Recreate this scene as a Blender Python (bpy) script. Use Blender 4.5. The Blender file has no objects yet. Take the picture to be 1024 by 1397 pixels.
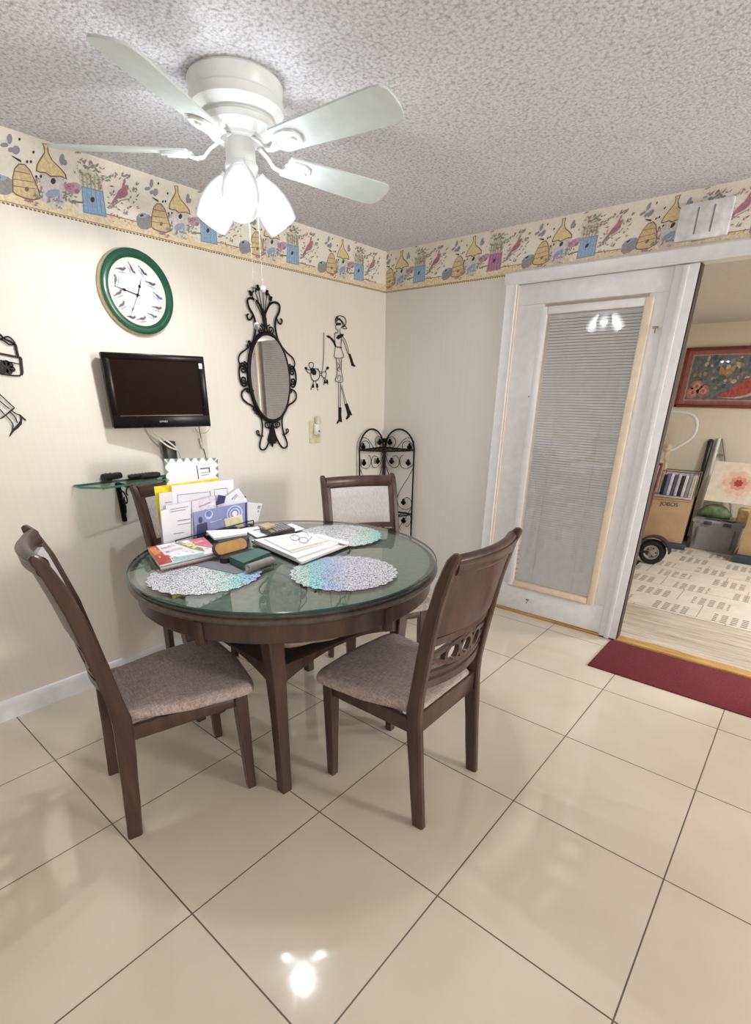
import bpy, bmesh, math, random
from math import pi, sin, cos, radians
from mathutils import Vector, Matrix
random.seed(7)
scene = bpy.context.scene
COL = scene.collection

# ---------------------------------------------------------------- camera geometry (metres, corner of room = origin)
FPX, PX, PY = 683.63, 514.01, 839.45
PITCH, YAW, ROLL = 0.416597, -0.694456, 0.011099
CAM = Vector((2.7479563, -3.36128293, 1.50990611))
FW = Vector((sin(YAW)*cos(PITCH), cos(YAW)*cos(PITCH), -sin(PITCH)))
_r = Vector((cos(YAW), -sin(YAW), 0)); _u = _r.cross(FW)
RT = _r*cos(ROLL)+_u*sin(ROLL); UP = -_r*sin(ROLL)+_u*cos(ROLL)
def ray(x, y): return FW + RT*((x-PX)/FPX) - UP*((y-PY)/FPX)
def on(ax, v, x, y):
    d = ray(x, y); return CAM + d*((v-CAM[ax])/d[ax])
def Zp(x, y, z=0.0): return on(2, z, x, y)          # a floor / table-height point
def Ap(x, y, o=0.0): return on(0, o, x, y)          # a point on the left wall (plane x = o)
def Bp(x, y, o=0.0): return on(1, o, x, y)          # a point on the back wall (plane y = o)

cam_d = bpy.data.cameras.new('camera'); cam = bpy.data.objects.new('camera', cam_d); COL.objects.link(cam)
cam_d.sensor_fit = 'HORIZONTAL'; cam_d.sensor_width = 36; cam_d.lens = FPX/1024*36
cam_d.shift_x = (512-PX)/1024; cam_d.shift_y = (PY-698.5)/1024
cam_d.clip_start = 0.05
M = Matrix.Identity(4)
for i in range(3):
    M[i][0] = RT[i]; M[i][1] = UP[i]; M[i][2] = -FW[i]; M[i][3] = CAM[i]
cam.matrix_world = M
scene.camera = cam

# ---------------------------------------------------------------- materials
def lin(c):
    o = []
    for v in c[:3]:
        v = v/255.0
        o.append(v/12.92 if v <= 0.04045 else ((v+0.055)/1.055)**2.4)
    return tuple(o)+(1.0,)
MATS = {}
def new_mat(name):
    m = bpy.data.materials.new(name); m.use_nodes = True
    nt = m.node_tree; b = nt.nodes['Principled BSDF']
    return m, nt, b
def N(nt, t, **kw):
    n = nt.nodes.new(t)
    for k, v in kw.items():
        if k == 'op': n.operation = v
        else: setattr(n, k, v)
    return n
def L(nt, a, b): nt.links.new(a, b)
def math_node(nt, op, a, b=None, c=None):
    n = N(nt, 'ShaderNodeMath', op=op)
    for i, v in enumerate((a, b, c)):
        if v is None: continue
        if isinstance(v, (int, float)): n.inputs[i].default_value = v
        else: L(nt, v, n.inputs[i])
    return n.outputs[0]
def ramp(nt, fac, stops):
    r = N(nt, 'ShaderNodeValToRGB')
    el = r.color_ramp.elements
    while len(el) < len(stops): el.new(0.5)
    for e, (p, c) in zip(el, stops):
        e.position = p; e.color = c if len(c) == 4 else lin(c)
    L(nt, fac, r.inputs[0]); return r.outputs[0]
def coords(nt, scale=(1,1,1), kind='Object'):
    tc = N(nt, 'ShaderNodeTexCoord'); mp = N(nt, 'ShaderNodeMapping')
    mp.inputs['Scale'].default_value = scale
    L(nt, tc.outputs[kind], mp.inputs[0]); return mp.outputs[0]
def noise(nt, vec, scale, detail=3, rough=0.55):
    n = N(nt, 'ShaderNodeTexNoise'); n.inputs['Scale'].default_value = scale
    n.inputs['Detail'].default_value = detail; n.inputs['Roughness'].default_value = rough
    L(nt, vec, n.inputs['Vector']); return n.outputs['Fac']
def bump(nt, b, h, strength=0.3, dist=0.01):
    n = N(nt, 'ShaderNodeBump'); n.inputs['Strength'].default_value = strength
    n.inputs['Distance'].default_value = dist
    L(nt, h, n.inputs['Height']); L(nt, n.outputs[0], b.inputs['Normal'])
def mat(name, c, rough=0.5, metal=0.0, var=0.08, scale=20.0, stretch=(1,1,1), bmp=0.0, emis=0.0, coat=0.0, spec=None):
    """plain surface with a little procedural mottling"""
    if name in MATS: return MATS[name]
    m, nt, b = new_mat(name)
    v = coords(nt, stretch); f = noise(nt, v, scale)
    lo = [max(0, x*(1-var)) for x in c]; hi = [min(255, x*(1+var)) for x in c]
    L(nt, ramp(nt, f, [(0.3, lo), (0.7, hi)]), b.inputs['Base Color'])
    b.inputs['Roughness'].default_value = rough; b.inputs['Metallic'].default_value = metal
    if coat: b.inputs['Coat Weight'].default_value = coat; b.inputs['Coat Roughness'].default_value = 0.08
    if spec is not None: b.inputs['Specular IOR Level'].default_value = spec
    if bmp: bump(nt, b, f, bmp, 0.004)
    if emis:
        b.inputs['Emission Color'].default_value = lin(c); b.inputs['Emission Strength'].default_value = emis
    MATS[name] = m; return m

# ---------------------------------------------------------------- mesh builder
def V(*a): return Vector(a if len(a) > 1 else a[0])
def catmull(pts, n=6, closed=False):
    P = [Vector(p) for p in pts]
    if len(P) < 3: return P
    out = []; k = len(P)
    rng = range(k if closed else k-1)
    for i in rng:
        p0 = P[(i-1) % k] if (closed or i > 0) else P[0]*2-P[1]
        p1 = P[i]; p2 = P[(i+1) % k]
        p3 = P[(i+2) % k] if (closed or i+2 < k) else P[-1]*2-P[-2]
        for j in range(n):
            t = j/n
            out.append(0.5*((2*p1)+(p2-p0)*t+(2*p0-5*p1+4*p2-p3)*t*t+(3*p1-p0-3*p2+p3)*t**3))
    if not closed: out.append(P[-1])
    return out
class MB:
    def __init__(s): s.v = []; s.f = []; s.m = []; s.sm = []
    def add(s, vs, fs, mi=0, smooth=True):
        o = len(s.v); s.v += [Vector(p) for p in vs]
        for f in fs: s.f.append([i+o for i in f]); s.m.append(mi); s.sm.append(smooth)
        return s
    def box(s, c, size, R=None, bev=0.0, mi=0):
        bm = bmesh.new(); bmesh.ops.create_cube(bm, size=1.0)
        for v in bm.verts: v.co = Vector((v.co.x*size[0], v.co.y*size[1], v.co.z*size[2]))
        if bev > 0:
            bmesh.ops.bevel(bm, geom=bm.edges[:], offset=min(bev, min(size)*0.45), segments=2, affect='EDGES', profile=0.5)
        bm.verts.ensure_lookup_table(); bm.verts.index_update()
        R = R or Matrix.Identity(3)
        vs = [R @ v.co + Vector(c) for v in bm.verts]
        fs = [[v.index for v in f.verts] for f in bm.faces]
        bm.free(); return s.add(vs, fs, mi)
    def bar(s, p0, p1, w, h, up=(0,0,1), bev=0.0, mi=0):
        p0 = Vector(p0); p1 = Vector(p1); d = (p1-p0); l = d.length; d.normalize()
        x = d.cross(Vector(up)).normalized(); u = x.cross(d)
        R = Matrix((x, d, u)).transposed()
        return s.box((p0+p1)/2, (w, l, h), R, bev, mi)
    def tube(s, path, r, seg=7, closed=False, mi=0, caps=True):
        P = [Vector(p) for p in path]; n = len(P)
        if n < 2: return s
        R = r if isinstance(r, (list, tuple)) else [r]*n
        t0 = (P[1]-P[0]).normalized()
        a = Vector((0,0,1)) if abs(t0.z) < 0.9 else Vector((1,0,0))
        nrm = t0.cross(a).normalized(); vs = []
        for i in range(n):
            if closed: t = P[(i+1) % n]-P[i-1]
            else: t = P[min(i+1, n-1)]-P[max(i-1, 0)]
            if t.length < 1e-9: t = t0.copy()
            t.normalize(); nrm = (nrm - t*nrm.dot(t))
            if nrm.length < 1e-6: nrm = t.cross(Vector((0.3,0.5,0.8)))
            nrm.normalize(); b = t.cross(nrm)
            for k in range(seg):
                an = 2*pi*k/seg; vs.append(P[i]+(nrm*cos(an)+b*sin(an))*R[i])
        fs = []
        for i in range(n if closed else n-1):
            j = (i+1) % n
            for k in range(seg):
                l = (k+1) % seg; fs.append([i*seg+k, i*seg+l, j*seg+l, j*seg+k])
        if caps and not closed:
            fs.append(list(range(seg))[::-1]); fs.append([(n-1)*seg+k for k in range(seg)])
        return s.add(vs, fs, mi)
    def sweep(s, frames, mi=0, cap=True):
        """frames: list of rings (equal length lists of points)"""
        k = len(frames[0]); vs = [p for fr in frames for p in fr]; fs = []
        for i in range(len(frames)-1):
            for j in range(k):
                l = (j+1) % k; fs.append([i*k+j, i*k+l, (i+1)*k+l, (i+1)*k+j])
        if cap: fs.append(list(range(k))[::-1]); fs.append([(len(frames)-1)*k+j for j in range(k)])
        return s.add(vs, fs, mi)
    def lathe(s, prof, c=(0,0,0), seg=48, R=None, mi=0, wave=None):
        c = Vector(c); R = R or Matrix.Identity(3); vs = []; fs = []
        for (r, z) in prof:
            for k in range(seg):
                a = 2*pi*k/seg; rr = r*(1 if wave is None else wave(a)); vs.append(R @ Vector((rr*cos(a), rr*sin(a), z))+c)
        for i in range(len(prof)-1):
            for k in range(seg):
                l = (k+1) % seg; fs.append([i*seg+k, i*seg+l, (i+1)*seg+l, (i+1)*seg+k])
        if prof[0][0] > 1e-6: fs.append(list(range(seg))[::-1])
        if prof[-1][0] > 1e-6: fs.append([(len(prof)-1)*seg+k for k in range(seg)])
        return s.add(vs, fs, mi)
    def ring(s, prof, c=(0,0,0), seg=48, R=None, mi=0, sx=1, sy=1):
        """closed profile revolved: profile points (r,z) in a loop"""
        c = Vector(c); R = R or Matrix.Identity(3); vs = []; fs = []; n = len(prof)
        for (r, z) in prof:
            for k in range(seg):
                a = 2*pi*k/seg; vs.append(R @ Vector((r*cos(a)*sx, r*sin(a)*sy, z))+c)
        for i in range(n):
            j = (i+1) % n
            for k in range(seg):
                l = (k+1) % seg; fs.append([i*seg+k, i*seg+l, j*seg+l, j*seg+k])
        return s.add(vs, fs, mi)
    def sphere(s, c, r, sc=(1,1,1), seg=14, rings=8, mi=0, R=None):
        prof = []
        for i in range(rings+1):
            a = -pi/2+pi*i/rings; prof.append((max(cos(a)*r, 0.0), sin(a)*r))
        R = R or Matrix.Identity(3)
        S = Matrix.Diagonal(Vector(sc))
        return s.lathe(prof, c, seg, R @ S, mi)
    def prism(s, poly, off, mi=0, smooth=False):
        P = [Vector(p) for p in poly]; off = Vector(off); n = len(P)
        vs = P+[p+off for p in P]
        fs = [list(range(n)), [n+i for i in range(n)][::-1]]
        for i in range(n):
            j = (i+1) % n; fs.append([i, i+n, j+n, j])
        return s.add(vs, fs, mi, smooth)
    def poly(s, pts, mi=0): return s.add(pts, [list(range(len(pts)))], mi, False)
    def ell(s, c, u, v, mi=0, n=14, off=None):
        c = Vector(c); u = Vector(u); v = Vector(v)
        pts = [c+u*cos(2*pi*k/n)+v*sin(2*pi*k/n) for k in range(n)]
        return s.poly(pts, mi) if off is None else s.prism(pts, off, mi)
    def build(s, name, mats, parent=None, local=False, sharp=35, flip=True):
        me = bpy.data.meshes.new(name)
        if not isinstance(mats, (list, tuple)): mats = [mats]
        if parent is not None: off = Vector((0,0,0)) if local else OFF.get(parent.name, Vector((0,0,0)))
        elif local: off = Vector((0,0,0))
        else:
            xs = [p.x for p in s.v]; ys = [p.y for p in s.v]; zs = [p.z for p in s.v]
            off = Vector(((min(xs)+max(xs))/2, (min(ys)+max(ys))/2, min(zs)))
        me.from_pydata([tuple(p-off) for p in s.v], [], s.f)
        for m in mats: me.materials.append(m)
        for p, mi, sm in zip(me.polygons, s.m, s.sm): p.material_index = mi; p.use_smooth = sm
        bm = bmesh.new(); bm.from_mesh(me)
        if flip: bmesh.ops.recalc_face_normals(bm, faces=bm.faces[:])
        bm.to_mesh(me); bm.free()
        try: me.set_sharp_from_angle(angle=radians(sharp))
        except Exception: pass
        o = bpy.data.objects.new(name, me); COL.objects.link(o)
        if parent is not None: o.parent = parent
        else: o.location = off
        OFF[o.name] = off
        return o
OFF = {}
def tag(o, label=None, cat=None, group=None, kind=None):
    if label: o['label'] = label
    if cat: o['category'] = cat
    if group: o['group'] = group
    if kind: o['kind'] = kind
    return o
def thing(name, loc, label, cat, group=None, rz=0.0):
    o = bpy.data.objects.new(name, None); COL.objects.link(o); o.empty_display_size = 0.05
    o.location = Vector(loc); o.rotation_euler = (0, 0, rz); OFF[o.name] = Vector(loc)
    return tag(o, label, cat, group)
def struct(o): o['kind'] = 'structure'; return o
def copy_tree(o, parent=None):
    c = o.copy(); COL.objects.link(c); c.parent = parent
    for ch in list(o.children): copy_tree(ch, c)
    return c
def spiral(c, u, v, r0, r1, a0, turns, n=22):
    c = Vector(c); u = Vector(u); v = Vector(v); out = []
    for i in range(n+1):
        t = i/n; r = r0+(r1-r0)*t; a = a0+turns*2*pi*t
        out.append(c+u*(r*cos(a))+v*(r*sin(a)))
    return out
def text(name, body, origin, u, v, height, m, parent=None, extrude=0.0005, offs=Vector((0,0,0))):
    """flat lettering as mesh, lower-left at origin, running along u, upright along v"""
    cu = bpy.data.curves.new(name, 'FONT'); cu.body = body; cu.size = height*1.38; cu.extrude = extrude
    ob = bpy.data.objects.new(name, cu); COL.objects.link(ob)
    dg = bpy.context.evaluated_depsgraph_get(); me = bpy.data.meshes.new_from_object(ob.evaluated_get(dg))
    bpy.data.objects.remove(ob); bpy.data.curves.remove(cu)
    u = Vector(u).normalized(); v = Vector(v).normalized(); n = u.cross(v)
    mb = MB()
    mb.add([Vector(origin)+u*p.co.x+v*p.co.y+n*p.co.z for p in me.vertices], [list(f.vertices) for f in me.polygons], 0, False)
    bpy.data.meshes.remove(me)
    return mb
# ================================================================ ROOM SHELL
H = 2.44; T = 0.55526
RX, RY = 6.6, -6.0                    # room extents beyond the corner
def mat_floor():
    m, nt, b = new_mat('porcelain_tile')
    tc = N(nt, 'ShaderNodeTexCoord'); sp = N(nt, 'ShaderNodeSeparateXYZ'); g = N(nt, 'ShaderNodeNewGeometry')
    L(nt, g.outputs['Position'], sp.inputs[0])
    def line(o, a0):
        f = math_node(nt, 'FRACT', math_node(nt, 'DIVIDE', math_node(nt, 'ADD', o, 20*T-a0+T/2), T))
        return math_node(nt, 'MULTIPLY', math_node(nt, 'ABSOLUTE', math_node(nt, 'SUBTRACT', f, 0.5)), T)
    d = math_node(nt, 'MINIMUM', line(sp.outputs[0], 0.5158), line(sp.outputs[1], -2.91))
    gm = math_node(nt, 'LESS_THAN', d, 0.0024)
    v = coords(nt); f = noise(nt, g.outputs['Position'], 2.2, 5); f2 = noise(nt, g.outputs['Position'], 60, 3)
    col = ramp(nt, f, [(0.3, (208,196,179)), (0.7, (219,208,193))])
    mx = N(nt, 'ShaderNodeMix', data_type='RGBA'); L(nt, gm, mx.inputs['Factor']); L(nt, col, mx.inputs['A'])
    mx.inputs['B'].default_value = lin((92,80,70)); L(nt, mx.outputs['Result'], b.inputs['Base Color'])
    L(nt, math_node(nt, 'ADD', math_node(nt, 'MULTIPLY', gm, 0.5), math_node(nt, 'MULTIPLY_ADD', f2, 0.05, 0.05)), b.inputs['Roughness'])
    b.inputs['Specular IOR Level'].default_value = 0.75
    bp = N(nt, 'ShaderNodeBump'); bp.inputs['Strength'].default_value = 0.3; bp.inputs['Distance'].default_value = 0.002; bp.invert = True
    L(nt, gm, bp.inputs['Height']); L(nt, bp.outputs[0], b.inputs['Normal'])
    return m
def mat_ceiling():
    m, nt, b = new_mat('popcorn_ceiling')
    g = N(nt, 'ShaderNodeNewGeometry')
    vo = N(nt, 'ShaderNodeTexVoronoi'); vo.inputs['Scale'].default_value = 85; L(nt, g.outputs['Position'], vo.inputs['Vector'])
    f = noise(nt, g.outputs['Position'], 75, 4, 0.7)
    h = math_node(nt, 'SUBTRACT', f, math_node(nt, 'MULTIPLY', vo.outputs['Distance'], 0.35))
    L(nt, ramp(nt, h, [(0.10, (186,185,189)), (0.36, (234,236,243)), (0.6, (246,248,255))]), b.inputs['Base Color'])
    b.inputs['Roughness'].default_value = 0.95; b.inputs['Specular IOR Level'].default_value = 0.1
    bump(nt, b, h, 0.7, 0.010)
    return m
def mat_wall(name, c, stripe=0.007):
    m, nt, b = new_mat(name)
    g = N(nt, 'ShaderNodeNewGeometry'); mp = N(nt, 'ShaderNodeMapping'); mp.inputs['Scale'].default_value = (70, 70, 1.5)
    L(nt, g.outputs['Position'], mp.inputs[0]); f = noise(nt, mp.outputs[0], 1.0, 2)
    L(nt, ramp(nt, f, [(0.3, [x*(1-stripe) for x in c]), (0.7, [min(255, x*(1+stripe)) for x in c])]), b.inputs['Base Color'])
    b.inputs['Roughness'].default_value = 0.6; b.inputs['Specular IOR Level'].default_value = 0.25
    bump(nt, b, noise(nt, g.outputs['Position'], 220, 2), 0.08, 0.002)
    return m
M_wall = mat_wall('cream_wallpaper', (234,228,218)); M_wall2 = mat_wall('shaded_cream_wallpaper', (226,223,217))  # back wall has the same wallpaper, its shade put into a greyer colour
M_white = mat('white_painted_wood', (232,233,236), 0.35, var=0.02)
M_cream = mat('cream_painted_wood', (232,216,196), 0.4, var=0.03)
M_black = mat('black_wrought_iron', (22,20,19), 0.45, 0.6, var=0.2, scale=60, bmp=0.2)
OPX0, OPX1, OPZ = 2.055, 3.25, 2.131   # the open doorway beside the door leaf

mb = MB(); mb.box(((RX)/2, RY/2, -0.03), (RX+0.2, -RY+0.2-0.0, 0.06)); fl = struct(mb.build('floor', mat_floor()))
mb = MB(); mb.box((RX/2, RY/2, H+0.03), (RX+0.2, -RY+0.2, 0.06)); struct(mb.build('ceiling', mat_ceiling()))
mb = MB(); mb.box((-0.05, RY/2, H/2), (0.1, -RY+0.2, H)); struct(mb.build('wall_left', M_wall))
mb = MB()
mb.box((0.495, 0.06, H/2), (0.99, 0.12, H)); mb.box(((0.99+OPX1)/2, 0.06, (H+2.14)/2), (OPX1-0.99, 0.12, H-2.14))
mb.box(((OPX1+RX)/2, 0.06, H/2), (RX-OPX1, 0.12, H)); struct(mb.build('wall_back', M_wall2))
mb = MB(); mb.box((RX+0.05, RY/2, H/2), (0.1, -RY+0.2, H)); struct(mb.build('wall_right', M_wall))
mb = MB(); mb.box((RX/2, RY-0.05, H/2), (RX+0.2, 0.1, H)); struct(mb.build('wall_front', M_wall))
# baseboards
mb = MB()
prof = [(0,0),(0.016,0),(0.016,0.075),(0.012,0.092),(0.006,0.100),(0,0.104)]
mb.sweep([[Vector((0.0005+a, y, z)) for a, z in prof] for y in (RY+0.02, -0.02)]); struct(mb.build('baseboard_left', M_white))
mb = MB(); mb.sweep([[Vector((x, -0.0005-a, z)) for a, z in prof] for x in (0.02, 0.975)]); struct(mb.build('baseboard_back', M_white))

# ---- wallpaper border with birdhouses (flat print, built as one strip per wall)
BC = [(242,236,224),(232,216,182),(124,104,84),(206,178,124),(224,200,136),(122,118,122),(208,200,198),(128,150,184),
      (182,148,166),(124,162,202),(86,116,158),(206,198,172),(150,150,126),(128,126,136),(170,90,112),(116,118,104),(62,58,64),(230,222,204),(146,84,118)]
BC = [tuple(int(v*(1-k)+250*k) for v in c) for c, k in [(c, 0.0 if i in (0, 1, 2, 16) else 0.22) for i, c in enumerate(BC)]]
BM = [mat('border_print_%s' % n, c, 0.6, var=0.02 if n == 'ground' else 0.08, scale=90) for n, c in zip(
    'ground shelf line hive roof nest house bluebird blossom bluebox bluedark thatch hatch wing cardinal leaf dark pot rosebox'.split(), BC)]
_Y0, _Z0 = -2.205, 2.183
def tr(X, Y): p = Ap(X/6.4, 180+Y/6.4); return (p.y-_Y0, p.z-_Z0)
def tr2(X, Y): p = Ap(X/3.413, 150+Y/3.413); return (p.y-_Y0, p.z-_Z0)
def ell2(c, a, b, n=12, f=tr): return [f(c[0]+a*cos(2*pi*k/n), c[1]+b*sin(2*pi*k/n)) for k in range(n)]
MOTIF = []
def mo(pts, mi, f=tr, raw=False): MOTIF.append((pts if raw else [f(*p) for p in pts], mi))
mo([(-85,415),(-70,495),(-20,545),(60,552),(112,530),(104,420),(70,395),(0,372),(-60,385)], 5)
mo(ell2((0,402), 62, 24), 7, raw=True); mo(ell2((-18,400), 22, 14), 16, raw=True)
mo([(105,520),(104,400),(122,320),(160,276),(218,282),(268,340),(308,430),(345,520),(352,585),(290,600),(200,580),(135,553)], 2)
mo([(117,520),(114,400),(132,322),(165,287),(213,292),(258,342),(298,430),(332,520),(342,575),(290,588),(200,568),(142,543)], 3)
mo(ell2((232,500), 18, 22), 2, raw=True)
for yy, x0, x1 in ((350,124,262),(420,116,292),(480,116,318)): mo([(x0,yy-12),(x1,yy+18),(x1+2,yy+24),(x0,yy-5)], 2)
mo([(345,352),(400,358),(480,390),(556,400),(560,690),(430,650),(370,600),(350,480)], 6)
mo([(362,98),(418,104),(422,178),(456,246),(530,318),(572,368),(585,418),(528,394),(480,395),(438,396),(398,364),(346,358),(312,344),(318,286),(352,226),(384,178),(378,130)], 2)
mo([(374,104),(408,112),(413,180),(448,250),(520,322),(560,370),(570,402),(530,383),(480,383),(440,383),(402,353),(350,348),(324,336),(328,290),(362,232),(393,182),(388,132)], 4)
mo(ell2((462,430), 22, 28), 16, raw=True)
mo([(390,545),(420,512),(468,500),(512,504),(524,540),(520,610),(500,630),(502,560),(450,578),(410,570)], 7)
mo(ell2((640,490), 70, 50), 8, raw=True); mo(ell2((600,470), 22, 22), 18, raw=True); mo(ell2((670,520), 22, 22), 18, raw=True)
mo([(615,600),(722,612),(728,722),(648,704)], 17); mo([(615,600),(722,612),(722,626),(615,614)], 2)
mo([(708,478),(684,400),(712,326),(780,326),(834,346),(886,430),(900,530)], 11)
for i in range(5): mo([(706+i*36,352+i*8),(722+i*36,352+i*8),(732+i*34,486+i*10),(718+i*34,484+i*10)], 12)
mo([(708,472),(898,520),(930,746),(724,704)], 10); mo([(716,482),(890,528),(920,736),(733,696)], 9)
for i in range(4): mo([(752+i*38,494+i*10),(757+i*38,495+i*10),(772+i*40,708+i*9),(767+i*40,707+i*9)], 10)
mo(ell2((805,592), 19, 24), 16, raw=True)
for c, a, b in (((82,62),24,46),((36,116),36,20),((138,160),34,40),((92,158),26,22),((540,244),22,52),((566,270),18,26)): mo(ell2(c, a, b), 13, raw=True)
mo([(100,206),(180,246),(186,270),(150,250),(104,216)], 16)
mo([(512,442),(528,438),(556,402),(541,394)], 18, tr2)
mo([(536,408),(543,386),(558,368),(574,360),(590,370),(594,392),(580,408),(556,414)], 14, tr2)
mo([(564,368),(572,332),(579,348),(590,358),(601,366),(594,374),(586,384),(570,378)], 14, tr2)
mo([(546,396),(562,378),(580,384),(570,398),(548,408)], 18, tr2)
mo([(594,362),(606,367),(594,372)], 3, tr2)
mo([(520,446),(560,420),(600,414),(600,417),(562,424),(524,450)], 15, tr2)
for cx, cy in ((168,66),(290,178),(235,262),(268,262),(315,392),(355,390)): mo(ell2((cx,cy), 11, 15, 6), 16, raw=True)
rr = random.Random(3)
def leafs(n, x0, x1, y0, y1, f, s, mi=15):
    for _ in range(n):
        x = rr.uniform(x0, x1); y = rr.uniform(y0, y1)+(x-x0)*0.28; a = rr.uniform(0, pi); l = s*rr.uniform(0.7, 1.4); w = l*0.42
        mo([(x+l*cos(a), y+l*sin(a)), (x-w*sin(a), y+w*cos(a)), (x-l*cos(a), y-l*sin(a)), (x+w*sin(a), y-w*cos(a))], mi if rr.random() < .75 else 14, f)
leafs(30, 470, 640, 270, 330, tr2, 10); leafs(26, 500, 650, 340, 430, tr2, 9); leafs(16, 500, 600, 430, 460, tr2, 8)
leafs(20, 690, 880, 230, 310, tr, 20); leafs(18, 300, 390, 380, 600, tr, 18); leafs(20, 540, 660, 520, 600, tr, 17)
leafs(14, 560, 640, 440, 490, tr, 18, 8); leafs(22, 690, 900, 330, 440, tr, 16); leafs(10, 420, 560, 560, 640, tr, 16)
leafs(10, 340, 380, 120, 200, tr2, 7); leafs(10, 210, 330, 590, 620, tr, 14, 18); leafs(9, 500, 640, 480, 515, tr2, 7); leafs(10, 340, 420, 230, 300, tr2, 6)
HB = 0.257
def border(name, P, u0, u1, centres, rose):
    """P(u, v, lift) -> world"""
    mb = MB()
    def quad(a, b, c, d, mi, l): mb.poly([P(a,c,l), P(b,c,l), P(b,d,l), P(a,d,l)], mi)
    mb.prism([P(u0,0,0.0002), P(u1,0,0.0002), P(u1,HB,0.0002), P(u0,HB,0.0002)], P(0,0,0.0012)-P(0,0,0.0002), 0)
    quad(u0, u1, 0.004, 0.056, 1, 0.0016)
    for a in [u0+i*(u1-u0)/60 for i in range(60)]: pass
    n = int((u1-u0)/0.016)
    for i in range(n):
        a = u0+i*(u1-u0)/n; quad(a, a+0.010, 0.003, 0.0095, 2, 0.002)
    quad(u0, u1, 0.0115, 0.014, 2, 0.002)
    for ci, c in enumerate(centres):
        a = c+0.19; b = c+0.578-0.24
        a = max(a, u0); b = min(b, u1)
        if b > a: quad(a, b, 0.055, 0.058, 2, 0.002)
        for k, (pts, mi) in enumerate(MOTIF):
            if ci in rose and mi in (9, 10): mi = 18 if mi == 9 else 8
            q = [(min(max(c+p[0], u0+0.001), u1-0.001), min(max(p[1], 0.016), HB-0.004)) for p in pts]
            if max(x for x, _ in q)-min(x for x, _ in q) < 0.002: continue
            mb.poly([P(x, v, 0.0022+k*0.000018) for x, v in q], mi)
    return struct(mb.build(name, BM, flip=False))
border('trim_1', lambda u, v, l: Vector((l, u, _Z0+v)), -3.4, -0.0005, [-2.205-0.578, -2.205, -1.627, -1.049, -0.451], ())
border('trim_2', lambda u, v, l: Vector((u, -l, _Z0+v)), 0.0025, 3.2, [0.147, 0.727, 1.303, 1.881, 2.459, 3.0], (1,))

# ---- door casing, threshold, door
mb = MB()
def casing_profile(w): return [(0,0),(w,0),(w,0.012),(w*0.9,0.020),(w*0.55,0.016),(w*0.15,0.022),(0,0.012)]
mb.sweep([[Vector((0.977+a, -d-0.0005, z)) for a, d in casing_profile(0.085)] for z in (0.0, 2.20)])
mb.sweep([[Vector((x, -d-0.0045, 2.205-a)) for a, d in casing_profile(0.072)] for x in (0.972, 3.33)])
mb.sweep([[Vector((3.33-a, -d-0.0005, z)) for a, d in casing_profile(0.085)] for z in (0.0, 2.13)])
struct(mb.build('trim_3', M_white))
mb = MB(); mb.box((1.064, 0.045, 1.065), (0.012, 0.12, 2.13), bev=0.002); struct(mb.build('trim_4', M_cream))
def mat_oak():
    m, nt, b = new_mat('golden_oak'); v = coords(nt, (3, 60, 60)); f = noise(nt, v, 1.5, 4, 0.65)
    L(nt, ramp(nt, f, [(0.3, (150,108,56)), (0.55, (196,156,92)), (0.75, (214,178,116))]), b.inputs['Base Color']); b.inputs['Roughness'].default_value = 0.4
    return m
mb = MB(); mb.box((2.15, 0.035, 0.008), (2.2, 0.085, 0.018), bev=0.005); struct(mb.build('trim_5', mat_oak()))

d = struct(MB().box((1.5, 0.022, 2.075), (0.86, 0.04, 0.111), bev=0.003).box((1.152, 0.022, 1.1201), (0.164, 0.04, 1.7985), bev=0.002)
    .box((1.88, 0.022, 1.1201), (0.10, 0.04, 1.7985), bev=0.002).box((1.5, 0.022, 0.1205), (0.86, 0.04, 0.199), bev=0.003).build('door_1', M_white))
OFFD = OFF[d.name]
# glazing bead frame: white on three sides, cream at the right and foot
def frame_bar(x0, x1, z0, z1, m, nm='glazing_frame'):
    return MB().box(((x0+x1)/2, -0.008, (z0+z1)/2), (x1-x0, 0.022, z1-z0), bev=0.006).build(nm, m, d)
frame_bar(1.228, 1.275, 0.212, 2.0, M_white); frame_bar(1.275, 1.82, 1.958, 2.0, M_white)
frame_bar(1.818, 1.862, 0.212, 2.0, M_cream); frame_bar(1.275, 1.818, 0.212, 0.252, M_cream)
bl = MB()
nsl = 106
for i in range(nsl):
    z = 0.262+i*(1.94-0.262)/(nsl-1)
    R = Matrix.Rotation(radians(62), 3, 'X')
    bl.box((1.547, 0.026, z), (0.535, 0.0152, 0.0010), R)
M_slat = mat('blind_slat_white', (244,244,244), 0.5, var=0.02)
bl.build('blind_slats', M_slat, d)
MB().box((1.547, 0.026, 1.95), (0.54, 0.018, 0.02), bev=0.002).build('blind_headrail', M_white, d)
cd = MB()
for x in (1.40, 1.69): cd.tube([(x, 0.0165, 0.262), (x, 0.0165, 1.94)], 0.0012, 5)
cd.build('ladder_cord', M_white, d)
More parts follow.
